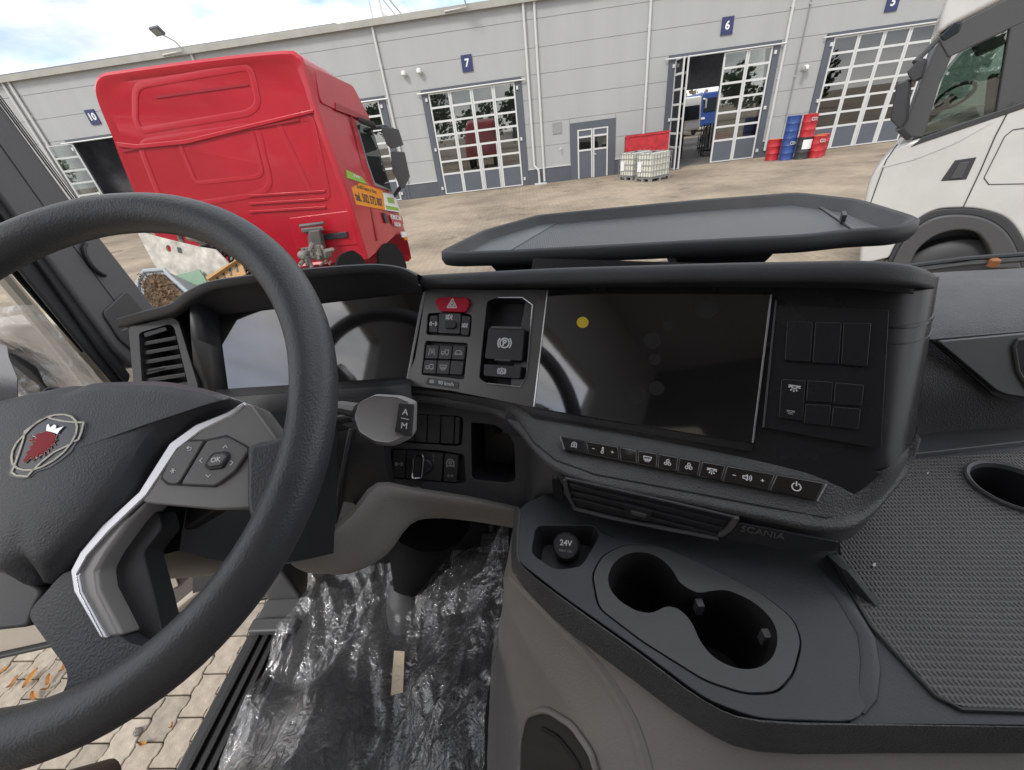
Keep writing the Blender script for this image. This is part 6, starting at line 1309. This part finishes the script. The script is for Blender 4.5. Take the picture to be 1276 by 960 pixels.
wslab('bumper', X_((1072, 330), (1076, 276), (1100, 276), (1104, 330)), .04, DEP - .2, WD, sk=.45, bevel=.03)
ap = X_((1123, 172), (1150, 100), (1172, 52), (1196, 50), (1172, 105), (1152, 172))
for y0, o_ in ((0.03, 0), (DEP - .13, .45)): wslab('windscreen_pillar', [(a + o_, b) for a, b in ap], y0, y0 + .1, WD, bevel=.02)
hd = X_((1170, 50), (1180, 36), (1276, -12), (1360, -50), (1360, 0), (1276, 28), (1204, 62), (1182, 72))
for y0, o_ in ((0.015, 0), (DEP - .13, .8)): wslab('door_header', [(a + o_, b) for a, b in hd], y0, y0 + .1, WD, bevel=.015)
bp2 = X_((1262, 20), (1300, 4), (1300, 122), (1242, 142))
for y0, o_ in ((0.02, 0), (DEP - .13, 1.3)): wslab('door_post', [(a + o_, b) for a, b in bp2], y0, y0 + .1, WD, bevel=.015)
rf = X_((1166, 46), (1172, 20), (1186, -20), (1215, -70), (1290, -110), (1420, -130), (1420, -40), (1276, -14), (1182, 34))
wslab('roof', rf, -.02, DEP, WP, sk=.4, bevel=.06, seg=3)
wslab('sun_visor', X_((1170, 46), (1190, 26), (1200, 28), (1196, 40), (1176, 52)), .0, DEP - .1, DGL, sk=.4, bevel=.02)
wi = X_((1150, 170), (1180, 92), (1202, 64), (1264, 34), (1256, 136))
wslab('side_window', wi, .06, .075, LG); wslab('far_window', [(a + .75, b) for a, b in X_((1120, 172), (1140, 92), (1180, 40), (1264, 10), (1256, 136))], DEP - .07, DEP - .055, LG)
wslab('windscreen', X_((1130, 172), (1172, 60), (1177, 60), (1136, 172)), .14, DEP - .16, LG, sk=.42)
wslab('window_ledge', X_((1134, 184), (1150, 171), (1300, 119), (1300, 127), (1150, 178)), -.012, .05, BLKD, bevel=.01)
wslab('dash_top', X_((1140, 178), (1190, 160), (1230, 142), (1236, 156), (1160, 184)), .3, DEP - .3, WD, sk=.4, bevel=.03)
cw = X_((1205, 120))[0]
V, F = tube([FWL.P(cw[0] + .10 * math.cos(a) + .08 * math.sin(a), cw[1] + .13 * math.sin(a), -.5 + .2 * math.cos(a)) for a in np.linspace(0, 6.283, 25)[:-1]], .02, 8, closed=True, up=(1, 0, 0)); mk('cab_steering_wheel', V, F, BLKD, wl_)
MB().tube([FWL.P(cw[0], cw[1], -.5), FWL.P(cw[0] - .2, cw[1] - .25, -.5)], .05, 8).mk('cab_column', BLKD, wl_)
wslab('seat', X_((1256, 92), (1268, 88), (1270, 150), (1248, 158)), .3, .7, WD, bevel=.05)
# door seams, handle, panel lines
def wline(L_, w=.012): strokes('seam', FWL, [X_(*L_)], w, .004, BLKD, wl_)
wline(((1262, 128), (1240, 170), (1222, 212), (1198, 263))); wline(((1118, 180), (1104, 200), (1098, 216), (1083, 258))); wline(((1340, 150), (1262, 162), (1252, 170), (1226, 222), (1232, 230), (1340, 228)), .009)
strokes('crease', FWL, [X_((1100, 208), (1140, 198), (1190, 178), (1236, 152))], .02, .004, WP, wl_)
wslab('handle_recess', X_((1172, 226), (1190, 200), (1217, 196), (1204, 224)), -.006, .03, BLKD, bevel=.006); wslab('door_handle', X_((1183, 223), (1195, 203), (1208, 201), (1198, 222)), -.022, -.004, WD, bevel=.008)
# fender, wheel
fo = sm(X_((1110, 330), (1122, 306), (1142, 283), (1166, 270), (1195, 267), (1224, 271), (1248, 284), (1264, 306), (1272, 334)))
fi = sm(X_((1132, 334), (1142, 312), (1160, 296), (1180, 288), (1200, 286), (1216, 290), (1226, 300), (1233, 314), (1236, 334)))
wslab('fender', fo + fi[::-1], -.05, .4, WD, bevel=.03, seg=3)
fm = sm(X_((1106, 326), (1120, 300), (1140, 276), (1163, 263), (1192, 260), (1224, 262), (1254, 273), (1276, 302), (1284, 334)))
wslab('fender_edge', fm + fo[::-1], -.015, .3, BLKD, bevel=.012)
wslab('wheel_housing', fo, .45, .5, BLKD)
wc_ = X_((1184, 362))[0]; wr = X_((1184, 303))[0][1] - wc_[1]
for y0 in (.3, 2.1):
    V, F = lathe(FWL.P(wc_[0], wc_[1], -y0), -FWL.n, [(wr * .45, -.14), (wr * .55, -.17), (wr * .85, -.17), (wr, -.1), (wr, .12), (wr * .85, .16), (wr * .45, .12)], 36); mk('wheel', V, F, BLKD, wl_)
def wm(q, d_): MB().prism([FWL.P(*FWL.ab(x, y, .22), .22) for x, y in q], [FWL.P(*FWL.ab(x, y, .22), .22) + A3(.10, .06 + d_ * .0, 0) for x, y in q]).mk('mirror', BLKD, wl_, bevel=.025)
wm([(1128, 90), (1146, 72), (1152, 76), (1146, 98), (1136, 104)], .22); wm([(1116, 104), (1132, 98), (1128, 150), (1120, 162), (1108, 150)], .22)
MB().tube([FWL.P(*FWL.ab(1140, 78, .2), .2), FWL.P(*FWL.ab(1168, 50, .02), .02)], .03, 8).mk('mirror_arm', BLKD, wl_); MB().tube([FWL.P(*FWL.ab(1120, 160, .2), .2), FWL.P(*FWL.ab(1132, 172, .02), .02)], .035, 8).mk('mirror_arm', BLKD, wl_)

mb = MB()
for k in range(10): leaves(-7 - rr.random() * 6, -9 - rr.random() * 5, GZ + 3 + rr.random() * 5, 2.0, 200, .22, mb)
tag(mb.mk('tree_foliage', LFM, flat=True, loc=(-10, -11, GZ)), 'leafy tree beside the yard behind the cab, mirrored in the display', kind='stuff')
